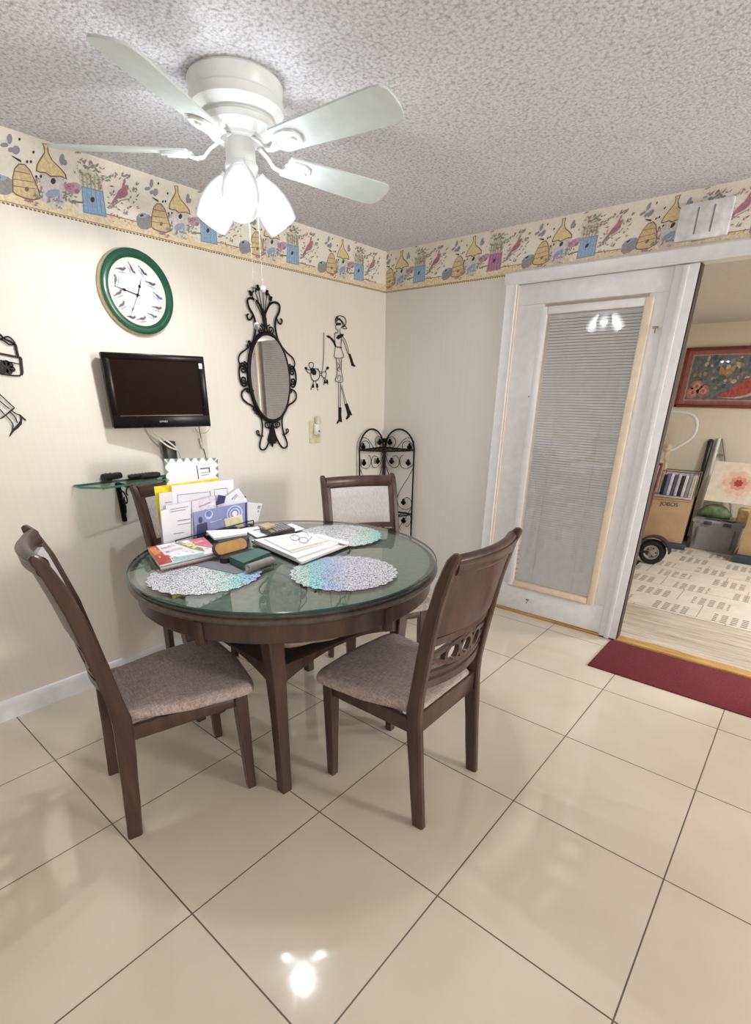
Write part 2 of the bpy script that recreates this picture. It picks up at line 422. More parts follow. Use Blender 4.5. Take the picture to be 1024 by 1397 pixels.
def mat_pane(name, tint, ior=1.5, boost=1.0, rough=0.0):
    m, nt, b = new_mat(name); nt.nodes.remove(b); out = nt.nodes['Material Output']
    t = N(nt, 'ShaderNodeBsdfTransparent'); t.inputs[0].default_value = tint
    g = N(nt, 'ShaderNodeBsdfGlossy'); g.inputs['Roughness'].default_value = rough
    fr = N(nt, 'ShaderNodeFresnel'); fr.inputs['IOR'].default_value = ior
    mx = N(nt, 'ShaderNodeMixShader'); gb_ = N(nt, 'ShaderNodeNewGeometry'); fb = math_node(nt, 'MULTIPLY', fr.outputs[0], math_node(nt, 'SUBTRACT', 1.0, gb_.outputs['Backfacing']))
    L(nt, math_node(nt, 'MINIMUM', math_node(nt, 'MULTIPLY', fb, boost), 1.0), mx.inputs[0])
    L(nt, t.outputs[0], mx.inputs[1]); L(nt, g.outputs[0], mx.inputs[2]); L(nt, mx.outputs[0], out.inputs['Surface'])
    return m
M_pane = mat_pane('clear_window_glass', (0.98, 0.98, 0.98, 1), 1.5, 2.8)
MB().box((1.547, 0.006, 1.105), (0.545, 0.003, 1.71)).build('glass_pane', M_pane, d)
MB().box((1.547, 0.046, 1.105), (0.545, 0.003, 1.71)).build('backing_panel', mat('blind_backing', (150,150,152), 0.6, var=0.02), d)
# mullion post at the door's free edge, with its raised astragal and dark weather strip
mb = MB(); mb.box((1.988, 0.035, 1.065), (0.114, 0.085, 2.13), bev=0.004); mb.box((1.985, -0.012, 1.065), (0.03, 0.012, 2.12), bev=0.005)
struct(mb.build('trim_6', M_white))
mb = MB(); mb.box((2.0485, 0.03, 1.065), (0.006, 0.07, 2.13)); struct(mb.build('trim_7', mat('dark_weather_strip', (60,48,44), 0.7)))
# small brass hooks / screws on the door leaf
M_brass = mat('aged_brass', (150,130,96), 0.35, 0.8)
def hook(x, z, nm='coat_hook'):
    b = MB().box((x, -0.0015, z), (0.022, 0.006, 0.008), bev=0.002)
    b.tube(catmull([(x+0.006, -0.004, z), (x+0.008, -0.016, z-0.004), (x+0.006, -0.020, z-0.018), (x, -0.014, z-0.026)], 5), 0.0025, 6)
    return b.build(nm, M_brass, d)
hook(1.395, 0.125)
_p = Bp(895, 447); MB().box((_p.x, -0.022, _p.z), (0.030, 0.006, 0.010), bev=0.002).tube([(_p.x, -0.024, _p.z), (_p.x+0.004, -0.026, _p.z-0.03)], 0.003, 6).build('blind_tilt_lever', M_brass, d)
_p = Bp(721, 541); MB().lathe([(0,0),(0.005,0),(0.004,0.003),(0,0.004)], (_p.x, 0.001, _p.z), 10, Matrix.Rotation(pi/2, 3, 'X')).build('screw_head', M_brass, d)
# ================================================================ ROOM BEYOND
FY = 3.32
def mat_dash_floor():
    m, nt, b = new_mat('vinyl_sheet_with_dashes'); g = N(nt, 'ShaderNodeNewGeometry'); sp = N(nt, 'ShaderNodeSeparateXYZ'); L(nt, g.outputs['Position'], sp.inputs[0])
    X, Y = sp.outputs[0], sp.outputs[1]
    def fr(a, s, o=0.0): return math_node(nt, 'FRACT', math_node(nt, 'DIVIDE', math_node(nt, 'ADD', a, 10+o), s))
    row = math_node(nt, 'FLOOR', math_node(nt, 'DIVIDE', math_node(nt, 'ADD', Y, 10), 0.30))
    Xs = math_node(nt, 'ADD', X, math_node(nt, 'MULTIPLY', row, 0.19))
    big = math_node(nt, 'MULTIPLY', math_node(nt, 'LESS_THAN', fr(Xs, 0.42), 0.62), math_node(nt, 'LESS_THAN', fr(Y, 0.30), 0.62))
    sm = math_node(nt, 'MULTIPLY', math_node(nt, 'LESS_THAN', fr(Xs, 0.065), 0.62), math_node(nt, 'LESS_THAN', fr(Y, 0.037), 0.6))
    f = noise(nt, g.outputs['Position'], 9, 3)
    mask = math_node(nt, 'MULTIPLY', math_node(nt, 'MULTIPLY', big, sm), math_node(nt, 'GREATER_THAN', f, 0.36))
    ln = math_node(nt, 'MAXIMUM', math_node(nt, 'LESS_THAN', fr(Xs, 0.62), 0.012), math_node(nt, 'LESS_THAN', fr(Y, 0.60), 0.010))
    base = ramp(nt, f, [(0.3, (214,204,190)), (0.7, (226,218,206))])
    m1 = N(nt, 'ShaderNodeMix', data_type='RGBA'); L(nt, mask, m1.inputs['Factor']); L(nt, base, m1.inputs['A']); m1.inputs['B'].default_value = lin((142,132,122))
    m2 = N(nt, 'ShaderNodeMix', data_type='RGBA'); L(nt, math_node(nt, 'MULTIPLY', ln, 0.8), m2.inputs['Factor']); L(nt, m1.outputs['Result'], m2.inputs['A']); m2.inputs['B'].default_value = lin((150,140,128))
    L(nt, m2.outputs['Result'], b.inputs['Base Color']); b.inputs['Roughness'].default_value = 0.35
    return m
def mat_plank():
    m, nt, b = new_mat('grey_vinyl_plank'); v = coords(nt, (1.3, 18, 18)); f = noise(nt, v, 1.8, 5, 0.72); 
    L(nt, ramp(nt, f, [(0.28, (128,116,104)), (0.48, (196,184,168)), (0.72, (222,212,198))]), b.inputs['Base Color']); b.inputs['Roughness'].default_value = 0.4
    return m
mb = MB(); mb.box((3.0, 0.42, -0.012), (5.0, 0.72, 0.03)); struct(mb.build('floor_2', mat_plank()))
mb = MB(); mb.box((3.0, 2.1, -0.010), (5.0, 2.66, 0.034)); struct(mb.build('floor_3', mat_dash_floor()))
M_wall3 = mat_wall('far_room_cream_paint', (228,218,200))
mb = MB(); mb.box((3.0, FY+0.05, 1.1), (5.0, 0.1, 2.24)); struct(mb.build('wall_far', M_wall3))
mb = MB(); mb.box((0.46, 1.72, 1.1), (0.1, 3.2, 2.24)); struct(mb.build('wall_far_left', M_wall3))
mb = MB(); mb.box((5.5, 1.72, 1.1), (0.1, 3.2, 2.24)); struct(mb.build('wall_far_right', M_wall3))
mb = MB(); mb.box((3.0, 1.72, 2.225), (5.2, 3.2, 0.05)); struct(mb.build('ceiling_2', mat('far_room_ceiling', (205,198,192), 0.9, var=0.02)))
# ================================================================ DINING TABLE
def mat_wood(name, c0, c1, c2, rough=0.32):
    m, nt, b = new_mat(name); v = coords(nt, (26, 26, 2.2)); f = noise(nt, v, 1.4, 4, 0.6)
    L(nt, ramp(nt, f, [(0.28, c0), (0.5, c1), (0.75, c2)]), b.inputs['Base Color']); b.inputs['Roughness'].default_value = rough
    bump(nt, b, f, 0.05, 0.002); return m
M_wood = mat_wood('grey_brown_stained_wood', (56,40,33), (71,52,43), (86,64,53))
M_top = mat_wood('grey_stained_table_top', (128,124,116), (146,142,134), (162,157,149), 0.5)
M_woodtop = mat_wood('dark_stained_rail', (66,56,52), (84,72,66), (98,86,80))
TC = Vector((1.10, -1.99, 0)); TZ = 0.865; TR = 0.645
table = thing('dining_table', (TC.x, TC.y, 0), 'round dark wood pedestal-free dining table with a glass top under the ceiling fan', 'table')
table['label'] = 'round dark brown wooden dining table with four square legs and low shelf'
z0 = TZ-0.012
MB().lathe([(0,z0-0.001),(TR-0.03,z0-0.001),(TR-0.012,z0-0.003),(TR-0.006,z0-0.009),(TR-0.010,z0-0.014),(TR-0.002,z0-0.017),(TR+0.004,z0-0.025),(TR+0.001,z0-0.034),(TR-0.012,z0-0.041),(TR-0.02,z0-0.046),(0,z0-0.046)], TC, 96, mi=0).build('tabletop', M_woodtop, table, sharp=50)
MB().lathe([(0,z0-0.0008),(TR-0.031,z0-0.0008),(TR-0.031,z0-0.0004),(0,z0-0.0004)], TC, 96).build('tabletop_inlay', M_top, table)
az0, az1 = z0-0.113, z0-0.0455
MB().ring([(0.618,az0),(0.622,az0+0.004),(0.622,az1),(0.590,az1),(0.590,az0)], TC, 96).build('apron', M_wood, table)
bl = MB()
for q in ((258,868),(517,835)):
    p = Zp(q[0], q[1], (az0+az1)/2)-TC; a = math.atan2(p.y, p.x)
    for aa in (a, a+pi):
        R = Matrix.Rotation(aa, 3, 'Z'); MB().box(TC+Vector((0.618*cos(aa), 0.618*sin(aa), (az0+az1)/2-0.012)), (0.024, 0.034, az1-az0+0.024), R, 0.003).build('apron_block', M_wood, table)
LO = [Vector((0.325,-0.37)), Vector((-0.37,-0.325)), Vector((-0.325,0.37)), Vector((0.37,0.325))]
ANG = math.atan2(-0.37, 0.325)
def sq(c, wx, wy, a, z, ch=0.12):
    pts = []
    for sx, sy in ((1,1),(-1,1),(-1,-1),(1,-1)):
        for k in ((1-ch,1),(1,1-ch)) if sx*sy < 0 else ((1,1-ch),(1-ch,1)):
            pts.append((sx*k[0]*wx/2, sy*k[1]*wy/2))
    return [Vector((c[0]+x*cos(a)-y*sin(a), c[1]+x*sin(a)+y*cos(a), z)) for x, y in pts]
for lo in LO:
    a = math.atan2(lo.y, lo.x)+pi/4; u = lo.normalized(); fr = []
    for z, w, s in ((0,0.049,0.004),(0.01,0.051,0.004),(0.20,0.054,-0.006),(0.40,0.059,-0.010),(0.56,0.067,-0.002),(0.66,0.072,0.008),(az1,0.074,0.012)):
        c = Vector((TC.x, TC.y))+lo+u*(s-0.0); fr.append(sq(c, w*0.88, w*0.88, a, z))
    MB().sweep(fr).build('leg', M_wood, table)
sh = MB()
P4 = [TC+Vector((lo.x, lo.y, 0)) for lo in LO]
for i in range(4):
    a, b_ = P4[i], P4[(i+1) % 4]; dd = (b_-a).normalized(); nn = Vector((-dd.y, dd.x, 0)); fr = []
    A0 = a+dd*0.03; B0 = b_-dd*0.03
    for k in range(13):
        t = k/12; p = A0.lerp(B0, t); arch = 0.062*(1-(2*t-1)**2)
        zt, zb = 0.577, 0.503+arch
        fr.append([p-nn*0.011+Vector((0,0,zb)), p+nn*0.011+Vector((0,0,zb)), p+nn*0.011+Vector((0,0,zt)), p-nn*0.011+Vector((0,0,zt))])
    sh.sweep(fr)
sh.build('shelf_rail', M_wood, table, sharp=30)
MB().prism([p+Vector((0,0,0.548))-(p-TC)*0.03 for p in P4], (0,0,0.018)).build('shelf', M_wood, table)

M_glass = mat_pane('green_tinted_table_glass', (0.70, 0.82, 0.795, 1), 1.5, 1.6)
M_gedge = mat('green_glass_edge', (34,66,62), 0.12, var=0.1)
g = MB()
g.lathe([(0,0.0118),(TR-0.006,0.0118),(TR-0.002,0.0105)], TC+Vector((0,0,z0)), 96, mi=0)
g.lathe([(TR-0.002,0.0105),(TR,0.008),(TR,0.003),(TR-0.002,0.0006),(TR-0.006,0.0003)], TC+Vector((0,0,z0)), 96, mi=1)
glass = MB()
glass.v, glass.f, glass.m, glass.sm = [], [], [], []
def disc_top():
    n = 96; R = TR-0.006
    vs = [TC+Vector((0,0,TZ))]+[TC+Vector((R*cos(2*pi*k/n), R*sin(2*pi*k/n), TZ)) for k in range(n)]
    glass.add(vs, [[0, k+1, (k+1) % n+1] for k in range(n)], 0)
    pr = [(R,TZ),(TR-0.001,TZ-0.002),(TR,TZ-0.005),(TR,TZ-0.009),(TR-0.003,TZ-0.0115)]
    vs = [TC+Vector((r*cos(2*pi*k/n), r*sin(2*pi*k/n), z)) for r, z in pr for k in range(n)]
    glass.add(vs, [[i*n+k, i*n+(k+1) % n, (i+1)*n+(k+1) % n, (i+1)*n+k] for i in range(len(pr)-1) for k in range(n)], 1)
disc_top()
tag(glass.build('glass_tabletop', [M_glass, M_gedge]), 'round green-edged clear glass sheet lying on the dining table', 'glass top')

# ================================================================ CHAIRS (front = local +Y)
def mat_tweed():
    m, nt, b = new_mat('tweed_upholstery'); v1 = coords(nt, (260, 26, 60)); v2 = coords(nt, (26, 260, 60))
    f1 = noise(nt, v1, 1.3, 3, 0.7); f2 = noise(nt, v2, 1.3, 3, 0.7); f = math_node(nt, 'MULTIPLY_ADD', f1, 0.5, math_node(nt, 'MULTIPLY', f2, 0.5))
    L(nt, ramp(nt, f, [(0.34, (130,116,112)), (0.5, (172,157,151)), (0.66, (206,192,186))]), b.inputs['Base Color']); b.inputs['Roughness'].default_value = 0.9
    b.inputs['Specular IOR Level'].default_value = 0.2; bump(nt, b, f, 0.4, 0.003); return m
def mat_pad():
    m, nt, b = new_mat('light_grey_upholstery'); v1 = coords(nt, (300, 100, 40)); f = noise(nt, v1, 1.3, 3, 0.7)
    L(nt, ramp(nt, f, [(0.34, (172,167,165)), (0.5, (188,183,181)), (0.66, (202,198,196))]), b.inputs['Base Color']); b.inputs['Roughness'].default_value = 0.85
    b.inputs['Specular IOR Level'].default_value = 0.2; bump(nt, b, f, 0.3, 0.003); return m
M_tweed = mat_tweed(); M_pad = mat_pad()
SP = [(0,.452),(.05,.447),(.15,.437),(.3,.424),(.43,.412),(.5,.409),(.58,.417),(.65,.427),(.8,.448),(.9,.468),(1.0,.492),(1.05,.510),(1.085,.526)]
def s_at(z):
    for (a, sa), (b, sb) in zip(SP, SP[1:]):
        if z <= b: return sa+(sb-sa)*(z-a)/(b-a)
    return SP[-1][1]
def Yb(z): return 0.226-s_at(z)
HW = 0.205
def make_chair():
    t = thing('dining_chair', (0,0,0), 'dark wood dining chair', 'chair', 'dining chairs around the round table')
    for sx in (-1, 1):                                           # rear legs run up into the back posts
        fr = []
        zs = [0, .05, .15, .25, .35, .45, .5, .56, .62, .7, .8, .9, .98, 1.04, 1.07, 1.085, 1.092]
        for z in zs:
            dpt = 0.050 if z < .1 else 0.054 if z < .3 else 0.060 if z < .56 else 0.052 if z < .85 else 0.045 if z < 1.0 else 0.038
            w = 0.030
            if z > 1.08: dpt *= 0.75; w *= .85
            if z > 1.09: dpt *= 0.5; w *= .7
            y = Yb(min(z, 1.085)); c = 0.006; hx, hy = w/2, dpt/2; X = sx*HW
            fr.append([Vector((X+a, y+b_, z)) for a, b_ in ((hx,-hy+c),(hx,hy-c),(hx-c,hy),(-hx+c,hy),(-hx,hy-c),(-hx,-hy+c),(-hx+c,-hy),(hx-c,-hy))])
        MB().sweep(fr).build('leg', M_wood, t, True, sharp=28)
        fr = []                                                  # front leg
        for z, w, dy in ((0,.032,0.002),(.01,.034,0.002),(.2,.040,0),(.35,.046,-.002),(.462,.048,-.002)):
            fr.append(sq((sx*HW-sx*0.002, 0.226+dy), w, w, 0, z))
        MB().sweep(fr).build('leg', M_wood, t, True, sharp=28)
    fm = MB()
    fm.box((0, 0.232, 0.436), (2*HW-0.03, 0.022, 0.056), bev=0.003)
    for sx in (-1, 1): fm.box((sx*(HW-0.001), 0.018, 0.436), (0.022, 0.40, 0.056), bev=0.003)
    fm.box((0, Yb(.46)-0.004, 0.447), (2*HW-0.03, 0.024, 0.085), bev=0.003)
    fm.build('seat_frame', M_wood, t, True)
    # cushion: rounded trapezoid outline, wider at the front, bowed front edge
    def outline(k, n=56):
        pts = []
        for i in range(n):
            a = 2*pi*i/n; e = 0.16
            cx = math.copysign(abs(cos(a))**e, cos(a)); cy = math.copysign(abs(sin(a))**e, sin(a))
            y = cy*0.232; w = 0.205+0.05*((y+0.232)/0.464)**0.8
            if y < -0.14: w = min(w, 0.188)
            x = cx*w
            if cy > 0: y += 0.028*(1-(cx)**2)
            pts.append((x*k, 0.040+y*k))
        return pts
    cu = MB(); fr = []
    for k, z in ((0.975,.4625),(1.0,.467),(1.004,.475),(1.0,.488),(.985,.496),(.95,.501),(.86,.505),(.6,.508),(.3,.510),(.02,.510)):
        fr.append([Vector((x, y, z+0.012*(x/0.25)**2*(1 if k < .97 else 0.3)*0.5)) for x, y in outline(k)])
    cu.sweep(fr); cu.build('seat_cushion', M_tweed, t, True, sharp=60)
    # curved back
    W = HW-0.014
    def bow(x): return 0.034*(1-(x/W)**2)
    def slab(z0, z1, d0, d1, m, name, nx=14, nz=8, puff=0, x0=-W, x1=W, rnd=False):
        mb = MB(); fr = []
        for i in range(nx+1):
            x = x0+(x1-x0)*i/nx; r = []
            for j in range(nz+1):
                z = z0+(z1-z0)*j/nz; pz = puff*(1-(2*i/nx-1)**8)*(1-(2*j/nz-1)**8); r.append(Vector((x, Yb(z)-bow(x)+d1+pz, z)))
            for j in range(nz, -1, -1):
                z = z0+(z1-z0)*j/nz; r.append(Vector((x, Yb(z)-bow(x)+d0, z)))
            fr.append(r)
        mb.sweep(fr); return mb.build(name, m, t, True, sharp=40)
    slab(.798, 1.066, -0.018, -0.004, M_wood, 'backrest_panel')
    slab(.798, .826, -0.004, 0.014, M_wood, 'lower_back_rail', nz=2)
    def rail(z0, z1, dep, name):
        mb = MB(); fr = []
        for i in range(15):
            x = -W+2*W*i/14; zc = (z0+z1)/2; h = (z1-z0)/2; y = Yb(zc)-bow(x)
            fr.append([Vector((x, y-0.002+dep*cos(2*pi*k/12)*(1), zc+h*math.copysign(abs(sin(2*pi*k/12))**.7, sin(2*pi*k/12)))) for k in range(12)])
        mb.sweep(fr); return mb.build(name, M_wood, t, True, sharp=60)
    rail(1.018, 1.082, 0.020, 'top_rail')
    for sx in (-1, 1): slab(.82, 1.03, -0.004, 0.014, M_wood, 'back_stile', nx=2, x0=sx*W, x1=sx*(W-0.022))
    slab(.824, 1.022, -0.003, 0.013, M_pad, 'backrest_pad', puff=0.010, x0=-W+0.020, x1=W-0.020)
    # pierced splat: two curved rails, strands and a chain of three rings
    sp = MB()
    def P(x, z, d=0): return Vector((x, Yb(z)-bow(x)+d, z))
    def strap(pts, h, dep=0.010):
        c = catmull([Vector(p) for p in pts], 5); fr = []
        for i, q in enumerate(c):
            tn = (c[min(i+1, len(c)-1)]-c[max(i-1, 0)]).normalized(); up = Vector((0,0,1))-tn*tn.z; up.normalize(); sd = tn.cross(up).normalized()
            fr.append([q+up*h/2+sd*dep, q-up*h/2+sd*dep, q-up*h/2-sd*dep, q+up*h/2-sd*dep])
        sp.sweep(fr)
    xs = [-W, -W*.6, -W*.25, 0, W*.25, W*.6, W]
    strap([P(x, .772+0.006*(1-(x/W)**2)) for x in xs], 0.026, 0.011)
    strap([P(x, .606-0.004*(1-(x/W)**2)) for x in xs], 0.030, 0.011)
    strap([P(x, .644-0.002*(1-(x/W)**2)) for x in xs], 0.016, 0.008)
    for sx in (-1, 1):
        strap([P(sx*W, .716), P(sx*W*.8, .722), P(sx*W*.62, .732), P(sx*W*.3, .746), P(0, .750)], 0.016, 0.008)
        strap([P(sx*W, .696), P(sx*W*.82, .692), P(sx*W*.62, .680), P(sx*W*.3, .664), P(0, .660)], 0.016, 0.008)
    for cx in (-0.078, 0, 0.078):
        ou, inn = [], []
        n = 24; vs = []; fs = []
        for k in range(n):
            a = 2*pi*k/n
            for rx, rz in ((0.042, 0.047), (0.028, 0.033)):
                for dd in (0.009, -0.009): vs.append(P(cx+rx*cos(a), .704+rz*sin(a), dd))
        for k in range(n):
            o = 4*k; q = 4*((k+1) % n)
            fs += [[o, q, q+2, o+2], [o+1, o+3, q+3, q+1], [o, o+1, q+1, q], [o+2, q+2, q+3, o+3]]
        sp.add(vs, fs, 0)
    sp.build('pierced_splat', M_wood, t, True, sharp=35)
    gl = mat('felt_glide', (196,120,86), 0.9)
    for sx in (-1, 1):
        MB().lathe([(0,-0.0),(0.014,0.0),(0.014,0.004),(0,0.004)], (sx*HW, Yb(0), 0.0), 12).build('felt_glide', gl, t, True)
    return t
ch = make_chair()
CH = [((1.048,-2.607,0), radians(-14.8), 'dark wood dining chair at front left, seen side-on with tweed seat by the table leg'),
      ((1.732,-1.953,0), radians(91), 'dark wood dining chair seen from behind at the table right, rings in its back'),
      ((1.05,-1.35,0), radians(-121), 'dark wood dining chair beyond the table, pale padded backrest before the iron rack'),
      ((0.520,-2.005,0), radians(-90), 'dark wood dining chair between glass wall shelf and table, half hidden behind the mail')]
for i, (loc, rz, lb) in enumerate(CH):
    c = ch if i == 0 else copy_tree(ch)
    c.location = loc; c.rotation_euler = (0,0,rz); c['label'] = lb
# ================================================================ CEILING FAN
FX, FYc = 0.955, -1.969
M_fan = mat('white_enamel', (232,236,236), 0.3, var=0.015)
M_blade = mat('white_fan_blade', (214,226,228), 0.35, var=0.02)
fan = thing('ceiling_fan', (FX, FYc, 2.0), 'white ceiling fan with frosted glass lamps above the table', 'ceiling fan')
F0 = Vector((FX, FYc, 0))
MB().lathe([(0,2.4395),(0.150,2.4395),(0.155,2.432),(0.152,2.405),(0.148,2.395),(0.155,2.388),(0.152,2.365),(0.130,2.348),(0.118,2.344),(0.118,2.338),(0.124,2.334),(0.118,2.318),(0.098,2.306),(0.080,2.300),(0.078,2.292),(0,2.292)], F0, 64).build('motor_housing', M_fan, fan, sharp=25)
MB().lathe([(0,2.295),(0.050,2.295),(0.050,2.232),(0.056,2.228),(0.056,2.216),(0.050,2.210),(0.046,2.180),(0.030,2.168),(0,2.166)], F0, 40).build('switch_housing', M_fan, fan, sharp=25)
BZ = 2.262
for k in range(5):
    a = radians(6.5+72*k); u = Vector((cos(a), sin(a), 0)); w = Vector((-sin(a), cos(a), 0)); tl = radians(14)
    # looking from above, the clockwise edge (-w side) rides higher
    wt = w*cos(tl)-Vector((0,0,1))*sin(tl); nt_ = u.cross(wt)
    def P(r, x, h=0): return F0+u*r+wt*x+nt_*h+Vector((0,0,BZ))
    L_ = [(0.175,0.050),(0.30,0.056),(0.45,0.064),(0.58,0.069),(0.61,0.064),(0.626,0.048),(0.632,0.020)]
    pts = [(r, x) for r, x in L_]+[(r, -x) for r, x in reversed(L_)]
    MB().prism([P(r, x, -0.003) for r, x in pts], nt_*0.006).build('blade', M_blade, fan)
    ir = MB()
    ir.sweep([[q+Vector((0,0,0.006)), q+sd, q-Vector((0,0,0.006)), q-sd] for q, sd in
        ((F0+u*0.070+Vector((0,0,2.288)), w*0.014), (F0+u*0.100+Vector((0,0,2.272)), w*0.011), (F0+u*0.125+Vector((0,0,2.248)), w*0.011), (F0+u*0.150+Vector((0,0,2.243)), w*0.014), (P(0.175, 0, -0.012), wt*0.018))])
    pl = [(0.165,0.018),(0.19,0.038),(0.235,0.040),(0.262,0.026),(0.272,0.0)]
    pp = [(r, x) for r, x in pl]+[(r, -x) for r, x in reversed(pl[:-1])]
    ir.prism([P(r, x, -0.0115) for r, x in pp], nt_*0.008)
    ir.prism([P(r, x, -0.017) for r, x in ((0.185,0.012),(0.245,0.012),(0.255,0),(0.245,-0.012),(0.185,-0.012))], nt_*0.006)
    ir.build('blade_iron', M_fan, fan, sharp=30)
SHADE_E = 9.0
def mat_shade():
    m, nt, b = new_mat('frosted_lamp_glass'); nt.nodes.remove(b); out = nt.nodes['Material Output']
    lw = N(nt, 'ShaderNodeLayerWeight'); lw.inputs['Blend'].default_value = 0.45
    f = noise(nt, coords(nt), 12, 2)
    e = N(nt, 'ShaderNodeEmission')
    st = ramp(nt, math_node(nt, 'MULTIPLY_ADD', f, 0.05, lw.outputs['Facing']), [(0.0, (255,255,255)), (0.55, (250,252,255)), (1.0, (226,236,240))])
    L(nt, st, e.inputs['Color']); pw = math_node(nt, 'POWER', math_node(nt, 'SUBTRACT', 1.0, lw.outputs['Facing']), 4.0)
    L(nt, math_node(nt, 'MULTIPLY_ADD', pw, SHADE_E, 0.50), e.inputs['Strength'])
    t = N(nt, 'ShaderNodeBsdfTransparent'); g = N(nt, 'ShaderNodeBsdfGlossy'); g.inputs['Roughness'].default_value = 0.2
    m1 = N(nt, 'ShaderNodeMixShader'); m1.inputs[0].default_value = 0.30; L(nt, e.outputs[0], m1.inputs[1]); L(nt, t.outputs[0], m1.inputs[2])
    m2 = N(nt, 'ShaderNodeMixShader'); m2.inputs[0].default_value = 0.04; L(nt, m1.outputs[0], m2.inputs[1]); L(nt, g.outputs[0], m2.inputs[2])
    L(nt, m2.outputs[0], out.inputs['Surface']); return m
M_shade = mat_shade(); M_bulb = mat('glowing_bulb', (255,252,246), 0.3, emis=14.0, var=0.0)
lights = []
LA = [math.atan2(CAM.y-FYc, CAM.x-FX)+radians(-5)+radians(d) for d in (0, 118, 242)]
for a in LA:
    u = Vector((cos(a), sin(a), 0)); ax = (u*sin(radians(38))-Vector((0,0,1))*cos(radians(38))).normalized()
    side = Vector((-sin(a), cos(a), 0)); R = Matrix((side, ax.cross(side), ax)).transposed()
    o = F0+Vector((0,0,2.214))+u*0.040
    MB().lathe([(0,-0.01),(0.014,-0.01),(0.014,0.012),(0.030,0.018),(0.032,0.032),(0,0.032)], o, 24, R).build('lamp_socket', M_fan, fan)
    o2 = o+ax*0.022
    prof = [(0.026,0.0),(0.038,0.016),(0.052,0.045),(0.061,0.078),(0.064,0.106),(0.062,0.134),(0.058,0.154)]
    outer = prof; inner = [(r-0.003, z) for r, z in reversed(prof)]
    sh = MB().ring(outer+inner, o2, 40, R).build('lamp_shade', M_shade, fan, sharp=70)
    MB().sphere(o2+ax*0.075, 0.024, (1,1,1.5), R=R).build('bulb', M_bulb, fan)
    lights.append((o2+ax*0.142, ax))
ch1 = MB(); 
def chain(px_list, x_off, name, ball, m):
    pass
M_chain = mat('pull_chain_metal', (214,214,212), 0.35, 0.6)
def pull(dx, dy, zt, zb, name, ballm, br):
    c = MB(); p = F0+Vector((dx, dy, 0))
    n = int((zt-zb)/0.0085)
    c.tube([p+Vector((0,0,zt)), p+Vector((0,0,zb))], 0.0011, 5)
    for i in range(n): c.sphere(p+Vector((0,0,zb+i*0.0085)), 0.0021, seg=6, rings=4)
    pc = c.build('pull_chain', M_chain, fan)
    MB().sphere(p+Vector((0,0,zb-br)), br, (1,1,1.1)).build('chain_bob', ballm, pc)
# chains hang from the switch housing; places read off the photo at the fan's depth
dv = Vector((FX, FYc, 2.0))-CAM; dep = dv.dot(FW)
def at_depth(x, y): return CAM+ray(x, y)*dep
a = at_depth(350, 440); b_ = at_depth(358.5, 390)
pull(a.x-FX, a.y-FYc, 2.22, a.z, 'a', mat('clear_glass_bob', (150,160,156), 0.08, 0.3), 0.011)
pull(b_.x-FX, b_.y-FYc, 2.22, b_.z, 'b', mat('white_ball_bob', (235,235,232), 0.3), 0.010)
# ================================================================ THINGS ON THE LEFT WALL
def q(X, Y, s, x0, y0): return (x0+X/s, y0+Y/s)
# ---- clock
CC = Vector((0, -1.926, 1.945)); RX90 = Matrix.Rotation(pi/2, 3, 'Y')    # local z -> +x
M_green = mat('dark_green_enamel', (30,84,62), 0.25, var=0.06); M_gold = mat('pale_gold_rim', (196,184,150), 0.35, 0.3)
M_dial = mat('white_clock_dial', (226,228,236), 0.5, var=0.01); M_dialc = mat('cream_dial_edge', (226,232,208), 0.5, var=0.02)
clock = thing('wall_clock', CC, 'round wall clock with green rim and bird pictures round a white dial', 'clock')
cr = 0.183
MB().ring([(cr-0.04,0.001),(cr-0.002,0.001),(cr,0.006),(cr-0.004,0.026),(cr-0.012,0.030),(cr-0.04,0.024)], CC, 64, RX90).build('outer_rim', M_gold, clock)
MB().ring([(cr-0.045,0.020),(cr-0.010,0.029),(cr-0.006,0.034),(cr-0.016,0.040),(cr-0.030,0.040),(cr-0.042,0.031)], CC, 64, RX90).build('green_rim', M_green, clock)
def cp(X, Y, o=0.0295): p = Ap(120+X/7.88, 325+Y/7.88, o); return p
dm = MB(); dm.lathe([(0,0.002),(cr-0.03,0.002),(cr-0.03,0.026),(0,0.026)], CC, 64, RX90, mi=0)
dm.ring([(cr-0.052,0.0262),(cr-0.036,0.0262),(cr-0.036,0.0275),(cr-0.052,0.0275)], CC, 64, RX90, mi=1)
BIRDC = [(96,92,96),(70,74,84),(84,110,140),(120,96,84),(104,112,104)]
bm_ = [M_dial, M_dialc]+[mat('bird_print_%s' % n, c, 0.6) for n, c in zip(('slate','ink','blue','brown','olive'), BIRDC)]
birds = [((470,330),70,2,0),((590,360),52,3,1),((680,490),18,3,0),((755,630),40,4,0),((750,750),10,5,1),((700,835),24,6,0),((585,865),-8,5,1),((470,850),10,2,0),((365,715),-30,6,0),((330,590),-25,5,0),((295,445),-70,6,1),((360,330),0,2,1)]
